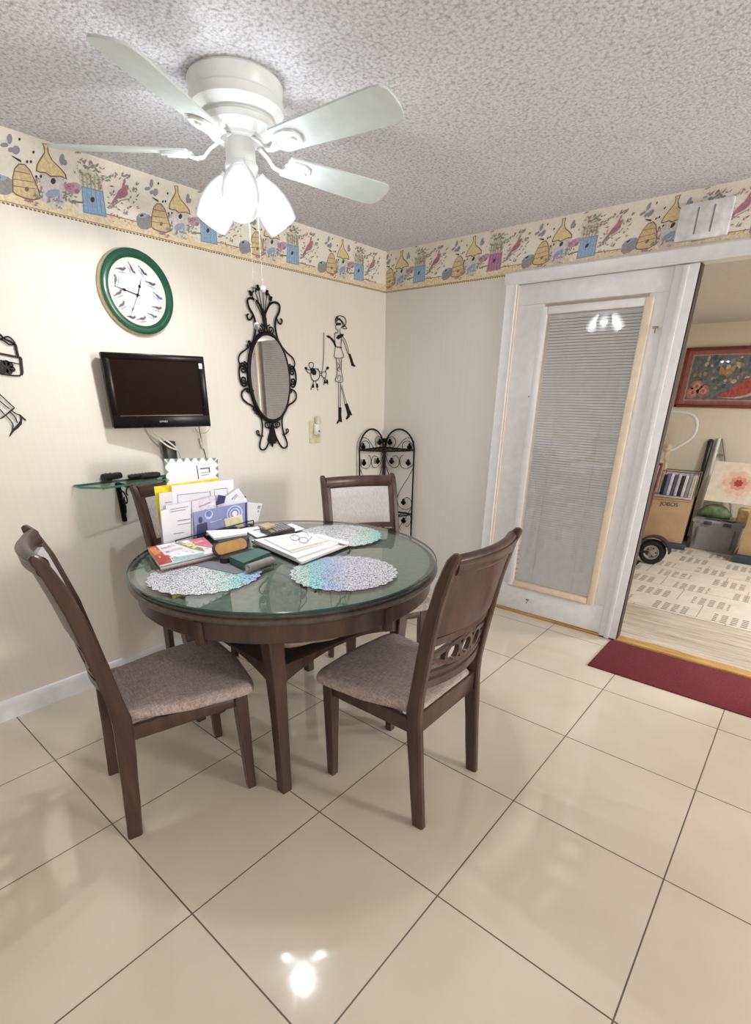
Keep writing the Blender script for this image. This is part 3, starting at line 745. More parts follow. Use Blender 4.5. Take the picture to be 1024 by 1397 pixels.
for (X, Y), an, mi, fl in birds:
    c = cp(X, Y, 0.0264); s = 0.0165; a = radians(an)
    yv = Vector((0, cos(a), -sin(a))); zv = Vector((0, sin(a), cos(a)))
    dm.ell(c, yv*s, zv*s*0.36, mi, 10); dm.ell(c+yv*s*0.9+zv*s*0.35, yv*s*0.34, zv*s*0.3, mi, 8)
    dm.poly([c-yv*s*0.7+zv*s*.15, c-yv*s*1.9-zv*s*.05, c-yv*s*1.85-zv*s*.28, c-yv*s*0.6-zv*s*.2], mi)
    dm.poly([c+yv*s*1.15+zv*s*.42, c+yv*s*1.55+zv*s*.3, c+yv*s*1.15+zv*s*.22], 3)
    for k in (-.1, .25): dm.poly([c+yv*s*k-zv*s*.3, c+yv*s*(k+.1)-zv*s*.3, c+yv*s*(k+.1)-zv*s*.75, c+yv*s*k-zv*s*.75], 3)
    dm.poly([c-yv*s*1.1-zv*s*.75, c+yv*s*1.1-zv*s*.75, c+yv*s*1.1-zv*s*.9, c-yv*s*1.1-zv*s*.9], mi)
dm.build('dial', bm_, clock, sharp=30)
def hand(name, tip, w, dia, o):
    c = cp(535, 610, o); t = cp(*tip, o); d = (t-c); l = d.length; d.normalize(); n = Vector((0, -d.z, d.y)); mb = MB()
    k = dia; mb.prism([c-d*0.012+n*w/2, c+d*l*(k-.08)+n*w/2, c+d*l*k+n*w*1.9, c+d*l*(k+.09)+n*w/2, t, c+d*l*(k+.09)-n*w/2, c+d*l*k-n*w*1.9, c+d*l*(k-.08)-n*w/2, c-d*0.012-n*w/2], (0.0012,0,0))
    mb.lathe([(0,0),(0.006,0),(0.006,0.0015),(0,0.0015)], c, 16, RX90)
    return mb.build(name, M_black, clock)
hand('hour_hand', (572,430), 0.004, 0.50, 0.0285); hand('minute_hand', (270,505), 0.0035, 0.55, 0.0305); hand('second_hand', (450,860), 0.0012, 0.6, 0.0325)

# ---- television on its bracket
tv = thing('television', (0.0, -1.94, 1.34), 'black flat television tilted out from the left wall on a bracket below the clock', 'television')
yaw, tilt = -0.266, 0.027; tw, th = 0.478, 0.336; tcen = Vector((0.135, -1.952, 1.507))
tn = Vector((cos(yaw)*cos(tilt), sin(yaw)*cos(tilt), -sin(tilt))); tr_ = Vector((-sin(yaw), cos(yaw), 0)); tu = tn.cross(tr_)
TR3 = Matrix((tr_, tu, tn)).transposed()
M_tv = mat('glossy_black_plastic', (18,13,12), 0.25, var=0.1, spec=0.18); M_scr = mat('dark_brown_screen', (30,15,10), 0.45, var=0.05, spec=0.06)
def tp(x, y, z): return tcen+tr_*x+tu*y+tn*z
MB().box(tp(0,0,-0.022), (tw, th, 0.04), TR3, 0.006).build('tv_case', M_tv, tv)
bz = MB()
bz.box(tp(0, th/2-0.014, 0.001), (tw, 0.028, 0.012), TR3, 0.004); bz.box(tp(0, -th/2+0.03, 0.001), (tw, 0.06, 0.012), TR3, 0.004)
for sx in (-1, 1): bz.box(tp(sx*(tw/2-0.017), 0.0, 0.001), (0.034, th, 0.0115), TR3, 0.004)
bez = bz.build('bezel', M_tv, tv)
MB().box(tp(0, 0.016, 0.0), (tw-0.06, th-0.08, 0.006), TR3).build('screen', M_scr, tv)
MB().box(tp(0, -th/2+0.058, 0.0075), (tw-0.075, 0.004, 0.003), TR3, 0.001).build('chrome_strip', mat('dull_chrome_strip', (120,112,116), 0.3, 0.8), tv)
text('brand_letters', 'DYNEX', tp(-0.022, -th/2+0.025, 0.0076), tr_, tu, 0.0088, None).build('brand_letters', mat('silver_lettering', (206,200,196), 0.4), tv, flip=False)
st = MB().box(tp(tw/2-0.022, th/2-0.045, 0.0075), (0.017, 0.024, 0.001), TR3); stk = st.build('white_sticker', mat('white_sticker_paper', (228,226,230), 0.5), tv)
MB().box(tp(tw/2-0.022, th/2-0.044, 0.0082), (0.009, 0.003, 0.0006), TR3).box(tp(tw/2-0.022, th/2-0.050, 0.0082), (0.009, 0.003, 0.0006), TR3).build('sticker_print', mat('grey_sticker_print', (120,116,122), 0.5), stk)
MB().box((0.008, -1.95, 1.50), (0.014, 0.12, 0.16), bev=0.003).bar((0.012,-1.95,1.50), tuple(tcen-tn*0.045), 0.03, 0.05).box(tcen-tn*0.048, (0.12,0.12,0.012), TR3).build('wall_bracket', M_black, tv)

# ---- cables under the television
M_wcab = mat('white_cable_sheath', (226,222,212), 0.5); M_bcab = mat('black_cable_sheath', (30,28,28), 0.5)
def wpx(pts, o): return [Ap(x, y, oo) for (x, y), oo in zip(pts, o if isinstance(o, (list, tuple)) else [o]*len(pts))]
c1 = MB(); c1.tube(catmull(wpx([(207,585),(211,591),(222,598),(234,606),(243,615),(246,624),(246,634)], [.05,.06,.072,.075,.070,.05,.03]), 6), 0.0045, 7)
c1.tube(catmull(wpx([(209,590),(219,601),(231,610),(242,614)], [.05,.068,.072,.070]), 6), 0.0045, 7)
tag(c1.build('power_cable', M_wcab), 'white doubled cable drooping below the television toward the mail', 'cable')
c2 = MB(); c2.tube(catmull(wpx([(270,576),(273,592),(277,610),(283,632)], [.05,.02,.004,.0022]), 6), 0.0022, 6)
c2o = tag(c2.build('antenna_cable', M_bcab), 'thin black cable with white inline plug hanging under the television right corner', 'cable')
MB().tube(wpx([(272.5,598),(276.5,612)], .011), 0.007, 8).build('inline_plug', M_wcab, c2o)
c3 = MB(); c3.tube(catmull(wpx([(266,584),(271,590),(279,591),(285,586),(287,579)], .034), 6), 0.0018, 6)
tag(c3.build('looped_cable', mat('beige_cable_sheath', (190,170,136), 0.5)), 'small beige cable loop hanging beneath the right end of the television', 'cable')

# ---- glass shelf with its bracket
M_shelf = mat_pane('pale_green_shelf_glass', (0.80, 0.90, 0.86, 1), 1.5, 1.4); M_sedge = mat('green_shelf_edge', (92,140,122), 0.2)
SZ = 1.085; sh = thing('glass_wall_shelf', (0.0, -2.15, 0.86), 'clear glass wall shelf with clipped corner on black bracket below the television', 'shelf')
sp = [Vector((0.002,-2.398,SZ)), Vector((0.070,-2.398,SZ)), Vector((0.170,-2.325,SZ)), Vector((0.125,-1.90,SZ)), Vector((0.075,-1.81,SZ)), Vector((0.002,-1.81,SZ))]
mb = MB(); mb.poly(sp, 0)
for a, b in zip(sp, sp[1:]+sp[:1]): mb.poly([a, b, b-Vector((0,0,0.010)), a-Vector((0,0,0.010))], 1)
mb.build('glass_panel', [M_shelf, M_sedge], sh)
br = MB(); by = -2.19
br.box((0.009, by, 0.97), (0.016, 0.024, 0.20), bev=0.003)
br.box((0.07, by, SZ-0.017), (0.13, 0.020, 0.010), bev=0.002)
br.tube(catmull([(0.02,by,0.90),(0.045,by,0.93),(0.05,by,0.97),(0.03,by,0.99),(0.02,by,0.97)], 6), 0.004, 7)
br.tube(catmull([(0.02,by,1.04),(0.06,by,1.03),(0.085,by,1.0),(0.07,by,0.975),(0.05,by,0.985),(0.055,by,1.005)], 6), 0.004, 7)
br.tube(catmull([(0.12,by,1.065),(0.10,by,1.05),(0.09,by,1.03),(0.10,by,1.02)], 6), 0.004, 7)
br.build('bracket', M_black, sh)
br2 = MB(); by2 = -1.93
br2.box((0.009, by2, 0.97), (0.016, 0.024, 0.20), bev=0.003).box((0.06, by2, SZ-0.017), (0.11, 0.020, 0.010), bev=0.002)
br2.build('bracket', M_black, sh)
M_blk = mat('matt_black_plastic', (26,26,28), 0.4, var=0.1); M_btn = mat('dark_grey_rubber', (66,66,70), 0.6)
# small black gadget at the shelf's near end
g = thing('gadget', (0.11,-2.30,SZ), 'small black two-barrelled gadget at the left end of the glass shelf', 'gadget')
p0 = Zp(141, 652, SZ+0.022); p1 = Zp(163, 648, SZ+0.022); d_ = (p1-p0).normalized()
for z in (0.0,): MB().tube([p0, p0+d_*0.02, p0+d_*0.055, p1], [0.019, 0.021, 0.015, 0.019], 14).build('barrel', M_blk, g)
MB().sphere(p0.lerp(p1, .35)-Vector((0,0,0.008)), 0.016, (1,1,.8)).build('foot', M_blk, g)
MB().lathe([(0,0),(0.006,0),(0.006,0.004),(0,0.004)], p0.lerp(p1,.45)+Vector((0,0,0.015)), 12).build('button', M_btn, g)
# remote controls
def remote(px0, px1, w, h, lab, xo):
    a = Ap(*px0, xo); b = Ap(*px1, xo); a.z = b.z = SZ+h/2+0.0005; d = (b-a); l = d.length; d.normalize(); x = Vector((d.y,-d.x,0))
    R = Matrix((x, d, Vector((0,0,1)))).transposed(); c = (a+b)/2; c.z = SZ+h/2+0.0005
    t = thing('remote_control', (c.x, c.y, SZ), lab, 'remote control', 'remote controls on the glass shelf')
    MB().box(c, (w, l, h), R, h*0.42).build('remote_body', M_blk, t)
    bt = MB()
    for i in range(7):
        for j in (-1, 0, 1): bt.box(c+x*j*w*.25+d*(-l*.36+i*l*.11)+Vector((0,0,h/2)), (w*.16, l*.05, 0.003), R, 0.001)
    bt.build('remote_buttons', M_btn, t); return t
remote((174,644.5),(216,637.5), 0.040, 0.024, 'long black remote control lying at the back of the glass shelf', .034)
remote((191,645),(214,641), 0.046, 0.030, 'short thick black remote control at the front of the glass shelf', .085)
# black power adapter box on the wall
b0 = Ap(225,602,0.03); b1 = Ap(236,625,0.03)
ad = thing('cable_box', (0.03,(b0.y+b1.y)/2,SZ), 'small upright black box on the glass shelf behind the postcard', 'box')
MB().box((0.035,(b0.y+b1.y)/2,(b0.z+SZ)/2+0.0005), (0.045,0.058,b0.z-SZ), bev=0.005).build('box_body', M_blk, ad)
MB().box((0.0585,(b0.y+b1.y)/2,b0.z-0.03), (0.002,0.04,0.010)).build('display_window', M_btn, ad)

# ---- oval mirror in wrought iron
MC = Vector((0, -1.152, 1.588)); ma, mbb = 0.150, 0.243
mir = thing('wall_mirror', (0, MC.y, 1.17), 'oval mirror in black scrolled wrought iron frame hung on the left wall', 'mirror')
EY, EZ = Vector((0,1,0)), Vector((0,0,1))
def el(a, b, o, n=64): return [MC+Vector((o, a*cos(2*pi*k/n), b*sin(2*pi*k/n))) for k in range(n)]
m, nt, b = new_mat('mirror_silver'); b.inputs['Metallic'].default_value = 1; b.inputs['Roughness'].default_value = 0.015
L(nt, ramp(nt, noise(nt, coords(nt), 6), [(0.3, (232,230,224)), (0.7, (238,236,230))]), b.inputs['Base Color']); M_mir = m
MB().poly([p+Vector(((p.y-MC.y)*0.0375,0,0)) for p in el(ma, mbb, 0.0205)]).build('mirror_glass', M_mir, mir, flip=False)
MB().prism(el(ma+0.004, mbb+0.004, 0.004), (0.010,0,0)).build('mirror_backing', M_black, mir)
fr = MB(); fr.tube(el(ma+0.006, mbb+0.006, 0.018), 0.0105, 9, closed=True); fr.tube(el(ma-0.006, mbb-0.004, 0.0185), 0.004, 7, closed=True); fr.build('oval_frame', M_black, mir)
def mc(X, Y, o=0.014): return Ap(280+X/3.88, 280+Y/3.88, o)
sc = MB()
def both(pts, r=0.0055, n=6, cl=False):
    P = [mc(*p) for p in pts]; P = [Vector((0.014, p.y-MC.y, p.z)) for p in P]
    for s in (1, -1):
        sc.tube(catmull([Vector((p.x, MC.y+s*p.y, p.z)) for p in P], n), r, 7)
def curl(X, Y, r0, a0, turns, mirr=True, r=0.0042):
    c = mc(X, Y); dy = c.y-MC.y
    for s in ((1,-1) if mirr else (1,)):
        sc.tube(spiral((0.014, MC.y+s*dy, c.z), EY*s, EZ, r0, r0*0.22, a0, turns, 26), r, 6)
# right-hand halves traced, mirrored to the left
both([(312,600),(322,560),(345,522),(372,514),(392,530),(390,565),(374,600),(370,640),(378,690),(392,730),(412,760)], 0.0062)
both([(312,600),(314,640),(308,684)], 0.006)
both([(376,598),(388,622),(400,628),(406,612),(398,600)], 0.005)
curl(346,660,0.021,-1.2,1.25); both([(312,622),(322,640),(340,634)], 0.004)
both([(408,752),(432,780),(462,808),(473,838),(466,862),(448,864),(441,850),(450,842)], 0.0045)
both([(425,985),(455,975),(478,992),(480,1022),(462,1045),(440,1060),(424,1090),(408,1122),(406,1160),(414,1205),(430,1248),(432,1275),(415,1285),(396,1268),(374,1225),(358,1180),(350,1150)], 0.0052)
curl(452,985,0.015,0.4,1.2); curl(384,1158,0.022,2.6,1.3); both([(352,1142),(362,1170),(380,1180)], 0.004)
curl(432,1192,0.016,-2.4,1.1); both([(410,1215),(424,1212),(434,1204)], 0.004)
for s in (1, -1):
    c = mc(461, 908); cy = MC.y+s*(c.y-MC.y); cc = Vector((0.014, cy, c.z))
    sc.tube([cc+EY*0.030*cos(2*pi*k/28)+EZ*0.062*sin(2*pi*k/28) for k in range(28)], 0.0055, 6, closed=True)
    for dz, a0 in ((0.026, 0.5), (-0.026, 3.6)):
        sc.tube(spiral(cc+EZ*dz, EY*s, EZ, 0.022, 0.004, a0, 1.4), 0.0045, 6)
for X, Y in ((398,742),(408,764),(226,744),(232,724),(424,1078),(414,1100),(258,1080),(272,1100)): sc.sphere(mc(X, Y, 0.018), 0.0085, (.8,1.2,1.2))
sc.build('scrollwork', M_black, mir)
fan_c = mc(309, 600); cr_ = MB()
for X, Y in ((243,470),(262,452),(280,443),(305,448),(326,468),(345,498)):
    e = mc(X, Y); cr_.tube([fan_c, e], 0.0028, 6); cr_.sphere(e, 0.0105, (.8,1,1))
    cr_.sphere(e.lerp(fan_c, -0.10), 0.008, (.8,1.2,.8))
cr_.tube(catmull([mc(*p) for p in ((240,474),(258,452),(284,440),(312,446),(334,470),(348,502))], 6), 0.0045, 6)
lf = [mc(*p, 0.010) for p in ((309,560),(318,582),(313,612),(309,640),(303,612),(299,582))]; cr_.prism(lf, (0.008,0,0))
cr_.build('fan_crest', M_black, mir)
dl = MB(); dl.prism([mc(*p, 0.008) for p in ((349,1150),(360,1180),(368,1215),(374,1245),(364,1262),(356,1256),(352,1280),(344,1258),(334,1262),(328,1240),(336,1210),(344,1180))], (0.012,0,0)); dl.build('leaf_pendant', M_black, mir)

# ---- lady-and-poodle wall figures (flat wire silhouettes)
def lc(X, Y, o=0.008): return Ap(410+X/6.985, 420+Y/6.985, o)
M_wire = mat('black_wire', (18,16,16), 0.5, 0.4, var=0.1)
lad = thing('wire_lady', Ap(463,577), 'black wire silhouette of a lady with ponytail and boots near the wall corner', 'wall ornament')
w = MB()
def lw(pts, r=0.0022, cl=False, f=lc, n=5, b=None): (b or w).tube(catmull([f(*p) for p in pts], n, cl), r, 6, closed=cl)
def lf_(pts, f=lc, b=None): (b or w).prism([f(*p, 0.0) for p in pts], (0.0095,0,0))
lw([(338,150),(330,120),(345,85),(380,76),(415,90),(432,125),(424,165),(400,185),(385,190)], .0026)
for k in range(5): lw([(338+k*8,130-k*8),(370+k*6,100+k*10),(400+k*5,140+k*10)], .0018)
lw([(400,180),(425,178),(440,195),(425,200),(405,196)], .0022); lw([(345,95),(390,120),(415,160),(392,180)], .002); lw([(360,85),(340,120),(360,150),(385,160)], .002)
lw([(338,150),(336,165),(332,176),(337,184),(335,198),(345,205),(352,200)], .0018); lf_([(334,148),(372,142),(376,166),(340,168)])
lw([(356,205),(352,240)], .0018); lw([(376,195),(374,240)], .0018)
lw([(352,240),(328,240),(326,300),(330,365),(322,440),(318,460),(338,478),(372,480),(408,470),(402,430),(384,375),(388,310),(395,262),(374,240)], .0022)
lf_([(350,262),(374,252),(402,248),(398,268),(370,290),(352,300),(336,288)]); lf_([(330,366),(384,376),(384,384),(330,374)])
lw([(340,482),(345,560),(345,640),(330,690),(362,708),(398,704),(400,660),(388,600),(390,482)], .0022)
lw([(362,490),(376,520),(368,560),(350,590),(372,605)], .0018); lw([(350,520),(372,560),(376,590)], .0018); lw([(350,680),(362,640),(380,650),(380,690),(362,694)], .0018)
lw([(395,262),(420,300),(446,370),(460,440)], .002); lw([(400,300),(424,360),(450,440)], .002)
lf_([(450,438),(464,436),(484,490),(498,535),(516,556),(508,562),(482,552),(470,500)])
lf_([(330,362),(318,318),(285,282),(258,262),(242,266),(254,284),(276,292),(306,330),(326,372)])
lw([(360,712),(362,830),(360,950)], .0018); lw([(382,712),(378,830),(378,950)], .0018); lf_([(358,948),(380,948),(378,1020),(386,1088),(374,1086),(366,1072),(345,1104),(338,1100),(358,1060)])
lw([(380,740),(405,830),(420,925)], .0018); lw([(392,735),(412,820),(438,910)], .0018); lf_([(418,920),(438,908),(460,970),(482,1018),(474,1024),(462,1016),(458,1040),(432,1064),(428,1058),(444,1018)])
w.build('wire_outline', M_wire, lad)
poo = thing('wire_poodle', Ap(430,528), 'black wire silhouette of a poodle on a lead beside the wire lady', 'wall ornament')
w2 = MB()
def pw(pts, r=0.0022, cl=False): lw(pts, r, cl, b=w2)
pw([(84,560),(80,535),(100,518),(120,530),(120,560),(104,580)], .0022, True); lf_([(88,580),(110,572),(130,586),(142,612),(136,640),(116,640),(98,616)], b=w2)
pw([(112,585),(150,580),(176,605),(182,640),(168,680),(140,696),(112,686),(98,650),(100,610)], .0024, True)
pw([(98,590),(70,590),(50,578)], .0022); pw([(92,622),(70,618),(56,596),(50,580)], .0022); lf_([(36,564),(54,568),(56,588),(40,584)], b=w2)
pw([(164,575),(178,605),(196,610)], .002); pw([(182,625),(205,622)], .002); pw([(182,645),(205,645)], .002)
pw([(206,612),(240,612),(242,640),(230,668),(208,655),(202,632)], .0022, True); pw([(236,612),(248,580)], .0024); lf_([(244,562),(258,560),(260,580),(248,588),(240,580)], b=w2)
for a, b_, c in (((124,694),(112,740),(98,782)),((142,694),(152,740),(166,788)),((222,668),(224,700),(220,738)),((236,665),(246,700),(260,732))):
    pw([a, b_, c], .0022); lf_([(b_[0]-8,b_[1]+14),(b_[0]+2,b_[1]-18),(b_[0]+9,b_[1]+14),(b_[0]+2,b_[1]+22)], b=w2)
w2.build('wire_outline', M_wire, poo)
ld = MB(); ld.tube(catmull([lc(*p) for p in ((222,236),(222,360),(218,480),(212,560),(200,612))], 5), 0.002, 6); ld.build('lead', M_wire, poo)

# ---- left edge of frame: handbag and kicked-up shoe wall ornaments
def ec(X, Y, o=0.008): return Ap(X/7.35, 430+Y/7.35, o)
bag = thing('wire_handbag', Ap(5,510), 'black wire handbag ornament on the left wall, cut by the photo edge', 'wall ornament')
hb = MB()
hb.prism([ec(*p, .0) for p in ((-150,345),(210,418),(212,440),(-150,366))], (0.007,0,0)); hb.prism([ec(*p, .0) for p in ((190,430),(218,432),(232,580),(222,604),(198,604),(206,570))], (0.007,0,0))
hb.tube(catmull([ec(*p) for p in ((-150,556),(0,585),(120,604),(205,608))], 5), .003, 6); hb.tube(catmull([ec(*p) for p in ((-150,425),(50,460),(200,492))], 5), .0022, 6)
hb.tube(catmull([ec(*p) for p in ((185,420),(172,370),(158,300))], 5), .005, 6); hb.tube(catmull([ec(*p) for p in ((165,300),(100,262),(40,232),(-20,180),(-150,150))], 5), .0035, 6)
hb.tube(catmull([ec(*p) for p in ((-20,250),(40,225),(80,215),(120,240),(150,285),(95,295),(50,262),(10,240))], 5), .003, 6)
hb.prism([ec(*p, .0) for p in ((-150,345),(-130,345),(-120,560),(-150,560))], (0.007,0,0))
for X, Y in ((20,490),(60,480),(100,500),(120,540),(90,565),(50,555),(20,560),(70,525),(-10,520)): hb.ell(ec(X, Y, .0), EY*0.012, EZ*0.012, 0, 8, (0.006,0,0))
hb.build('wire_outline', M_wire, bag)
leg = thing('wire_leg_figure', Ap(8,590), 'thin wire leg figure with black heel below the wire handbag on left wall', 'wall ornament')
lg = MB()
for pts in (((-120,690),(0,795),(145,930)), ((-120,820),(0,945),(55,1005)), ((145,930),(100,965),(55,1005)), ((-60,800),(0,860),(95,940)), ((-80,1030),(0,1035),(50,1010)),
            ((105,945),(150,980),(190,1000)), ((60,1005),(110,1060),(130,1100),(128,1150)), ((95,965),(150,1020),(175,1080))): lg.tube(catmull([ec(*p) for p in pts], 4), .0022, 6)
lg.prism([ec(*p, .0) for p in ((188,990),(205,1000),(260,1050),(254,1058),(218,1030),(216,1090),(180,1130),(135,1165),(96,1216),(92,1208),(125,1145),(170,1098),(200,1060),(204,1025))], (0.006,0,0))
lg.build('wire_outline', M_wire, leg)

# ---- outlet with plug-in freshener
ot = thing('wall_outlet', (0,-0.775,1.19), 'ivory wall outlet with a white plug-in freshener below the wire poodle', 'outlet')
M_ivory = mat('ivory_plastic', (214,204,172), 0.4)
MB().box((0.004,-0.775,1.258), (0.007,0.098,0.145), bev=0.003).build('outlet_plate', M_ivory, ot)
MB().box((0.022,-0.768,1.275), (0.03,0.05,0.075), bev=0.012).sphere((0.036,-0.768,1.262), 0.02, (.6,1,1)).build('plug_in_freshener', mat('white_plastic', (228,226,220), 0.35), ot)
MB().box((0.024,-0.757,1.335), (0.026,0.036,0.05), bev=0.008).build('scent_bottle', mat('clear_scent_oil', (216,208,190), 0.15), ot)
MB().sphere((0.0485,-0.772,1.266), 0.006).build('vent_hole', mat('dark_vent', (60,56,52), 0.6), ot)

# ================================================================ CORNER RACK
rk = thing('corner_rack', (0.06,-0.06,0), 'black wrought iron corner rack with ivy scrolls and arched tops behind the far chair', 'rack')
def rc(X, Y): p = Bp(480+X/8.73, 575+Y/8.73, -0.03); return (p.x, p.z)
RXO, RXI = 0.332, 0.040
RS = []                                   # strokes in panel plane (u = distance from corner, z)
def rs(pts, r=0.004): RS.append(([rc(*p) for p in pts], r))
rs([(420,400),(400,340),(415,240),(440,190),(490,185),(518,230),(505,290),(470,310),(440,290)], .0026)
rs([(515,350),(570,270),(620,215),(665,195),(710,205),(740,250)], .0026); rs([(740,330),(700,250),(650,235),(605,260),(600,320),(640,355)], .0026)
rs([(400,400),(420,470),(460,530),(510,550),(550,525),(560,460),(530,410),(480,420)], .0026); rs([(735,400),(740,440),(720,520),(660,560),(600,550),(570,500),(575,430),(610,400)], .0026)
rs([(725,560),(660,680),(590,790),(548,880),(540,950),(570,1020),(640,1050),(700,1020),(705,950),(660,905),(615,920)], .0026); rs([(405,530),(440,640),(500,790),(545,890)], .0026)
rs([(575,1290),(545,1210),(548,1140),(590,1090),(650,1085),(695,1130),(695,1200),(660,1250),(630,1240)], .0026)
LEAF = [rc(*p) for p in ((450,245),(685,300),(470,470),(668,490),(610,960),(612,1180))]
def panel(f, name):
    b = MB(); zs = 1.105
    b.tube([f(RXO, z) for z in (0.0, zs)]+[f((RXO+RXI)/2+(RXO-RXI)/2*cos(pi*k/24), zs+0.150*sin(pi*k/24)) for k in range(1, 24)]+[f(RXI, zs), f(RXI, 0.0)], 0.0065, 8)
    for zz in (1.108, 0.604, 0.10): b.tube([f(RXI, zz), f(RXO, zz)], 0.007, 8)
    b.build(name, M_black, rk)
    b = MB()
    for pts, r in RS:
        b.tube(catmull([f(*p) for p in pts], 5), r, 6)
    for pts, r in RS[5:6]: b.tube(catmull([f(p[0], p[1]-0.31) for p in pts], 5), r, 6)
    b.build('scrollwork', M_black, rk)
    dirx = f(1,0)-f(0,0); n = dirx.cross(Vector((0,0,1)))
    for u, z in LEAF:
        b = MB()
        for du, dz in ((-0.012,-0.004),(0.012,-0.004),(0,0.014),(0,-0.012)):
            b.ell(f(u+du, z+dz)-n*0.003, dirx*0.0125, Vector((0,0,0.0135)), 0, 8, n*0.006)
        b.build('ivy_leaf', M_black, rk)
panel(lambda u, z: Vector((u, -0.030, z)), 'arched_panel'); panel(lambda u, z: Vector((0.030, -u, z)), 'arched_panel')
for zz in (1.108, 0.604, 0.10):
    b = MB(); arc = [Vector((0.04+0.285*sin(pi/2*k/16), -0.04-0.285*cos(pi/2*k/16), zz)) for k in range(17)]
    b.tube(arc, 0.006, 7)
    for t in (0.35, 0.65, 0.85): b.tube([Vector((0.035+0.285*t*sin(pi/2*k/10), -0.035-0.285*t*cos(pi/2*k/10), zz)) for k in range(11)], 0.003, 6)
    for k in (4, 8, 12): b.tube([Vector((0.036,-0.036,zz)), arc[k]], 0.003, 6)
    b.build('corner_shelf', M_black, rk)
MB().box((0.036,-0.036,1.165), (0.03,0.03,0.03), bev=0.004).build('hinge_clip', M_black, rk)

# ---- white door chime on the border above the door
cb = thing('door_chime', (2.02,-0.005,2.22), 'white box with two vertical grooves above the doorway, over the birdhouse border', 'door chime')
cpts = [(930,281),(1004,270),(994,322),(921,333)]
cc = [Bp(x, y, -0.004) for x, y in cpts]; x0 = 1.905; x1 = 2.134; zc0, zc1 = 2.226, 2.377
MB().box(((x0+x1)/2,-0.02,(zc0+zc1)/2), (x1-x0,0.032,zc1-zc0), bev=0.005).build('chime_case', mat('white_chime_cover', (226,226,232), 0.5), cb)
for k in (0.37, 0.67): MB().box((x0+(x1-x0)*k,-0.0362,(zc0+zc1)/2), (0.007,0.0012,(zc1-zc0)*.72)).build('groove', mat('shadowed_groove', (140,138,152), 0.7), cb)

# ================================================================ DOOR MAT
m, nt, b = new_mat('maroon_ribbed_carpet'); g_ = N(nt, 'ShaderNodeNewGeometry'); f = noise(nt, g_.outputs['Position'], 160, 3, 0.7)
L(nt, ramp(nt, f, [(0.3, (86,22,30)), (0.7, (124,40,48))]), b.inputs['Base Color']); b.inputs['Roughness'].default_value = 0.95; bump(nt, b, f, 0.6, 0.005); M_mat = m
tag(MB().box((2.63,-0.243,0.0045), (1.22,0.455,0.008), bev=0.003).build('door_mat', M_mat), 'long maroon carpet mat on the tiles in front of the open doorway', 'mat')
# ================================================================ THINGS ON THE TABLE
def mat_placemat(name, seed):
    m, nt, b = new_mat(name); tc = N(nt, 'ShaderNodeTexCoord'); g = N(nt, 'ShaderNodeNewGeometry')
    vo = N(nt, 'ShaderNodeTexVoronoi', feature='DISTANCE_TO_EDGE'); vo.inputs['Scale'].default_value = 98; L(nt, g.outputs['Position'], vo.inputs['Vector'])
    gap = math_node(nt, 'LESS_THAN', vo.outputs['Distance'], 0.085)
    # iridescent film: hue drifts with the viewing direction across the sheet
    sp = N(nt, 'ShaderNodeSeparateXYZ'); L(nt, g.outputs['Incoming'], sp.inputs[0])
    ps = N(nt, 'ShaderNodeSeparateXYZ'); L(nt, tc.outputs['Object'], ps.inputs[0])
    a = math_node(nt, 'MULTIPLY_ADD', sp.outputs[0], 3.2, math_node(nt, 'MULTIPLY', sp.outputs[1], 2.2))
    a = math_node(nt, 'ADD', a, seed); a = math_node(nt, 'ADD', a, math_node(nt, 'MULTIPLY', noise(nt, g.outputs['Position'], 16, 2), 0.25))
    hue = ramp(nt, math_node(nt, 'FRACT', a), [(0.0, (240,240,246)), (0.28, (232,228,246)), (0.42, (186,198,246)), (0.52, (150,232,238)), (0.62, (204,240,222)), (0.76, (242,242,246)), (1.0, (240,240,246))])
    mx = N(nt, 'ShaderNodeMix', data_type='RGBA'); L(nt, gap, mx.inputs['Factor']); L(nt, hue, mx.inputs['A']); mx.inputs['B'].default_value = lin((122,130,140))
    L(nt, mx.outputs['Result'], b.inputs['Base Color']); b.inputs['Roughness'].default_value = 0.35; b.inputs['Metallic'].default_value = 0.1
    bp = N(nt, 'ShaderNodeBump'); bp.inputs['Strength'].default_value = 0.5; bp.inputs['Distance'].default_value = 0.003; L(nt, vo.outputs['Distance'], bp.inputs['Height']); L(nt, bp.outputs[0], b.inputs['Normal'])
    return m
for (c, r, sd, lb) in (((1.447,-2.005), 0.203, -0.41, 'scalloped silver placemat with rainbow sheen at the near right of the glass tabletop'),
                       ((1.075,-2.385), 0.203, -0.94, 'scalloped silver placemat at the near left of the table in front of the magazines'),
                       ((1.045,-1.615), 0.203, 0.08, 'scalloped silver placemat at the far side of the table behind the notepads')):
    pmz = TZ+0.0006
    def wv(a): return 1+0.055*abs(cos(14*a))-0.012*abs(sin(28*a))
    tag(MB().lathe([(0,pmz),(r*0.985,pmz),(r,pmz+0.001),(r*0.985,pmz+0.0022),(0,pmz+0.0022)], (c[0],c[1],0), 180, wave=wv).build('placemat', mat_placemat('iridescent_placemat', sd)), lb, 'placemat', 'scalloped silver placemats')

def zpoly(pts, z, thick, m, name=None, mb=None, mi=0):
    mb = mb or MB(); mb.prism([Zp(x, y, z) for x, y in pts], (0,0,-thick), mi); return mb
M_paper = mat('white_paper', (232,232,238), 0.7, var=0.02, scale=8); M_paper2 = mat('off_white_paper', (226,222,222), 0.7, var=0.03, scale=8)
M_ink = mat('grey_ink', (158,156,170), 0.7); M_ink2 = mat('dark_ink', (52,50,66), 0.7)
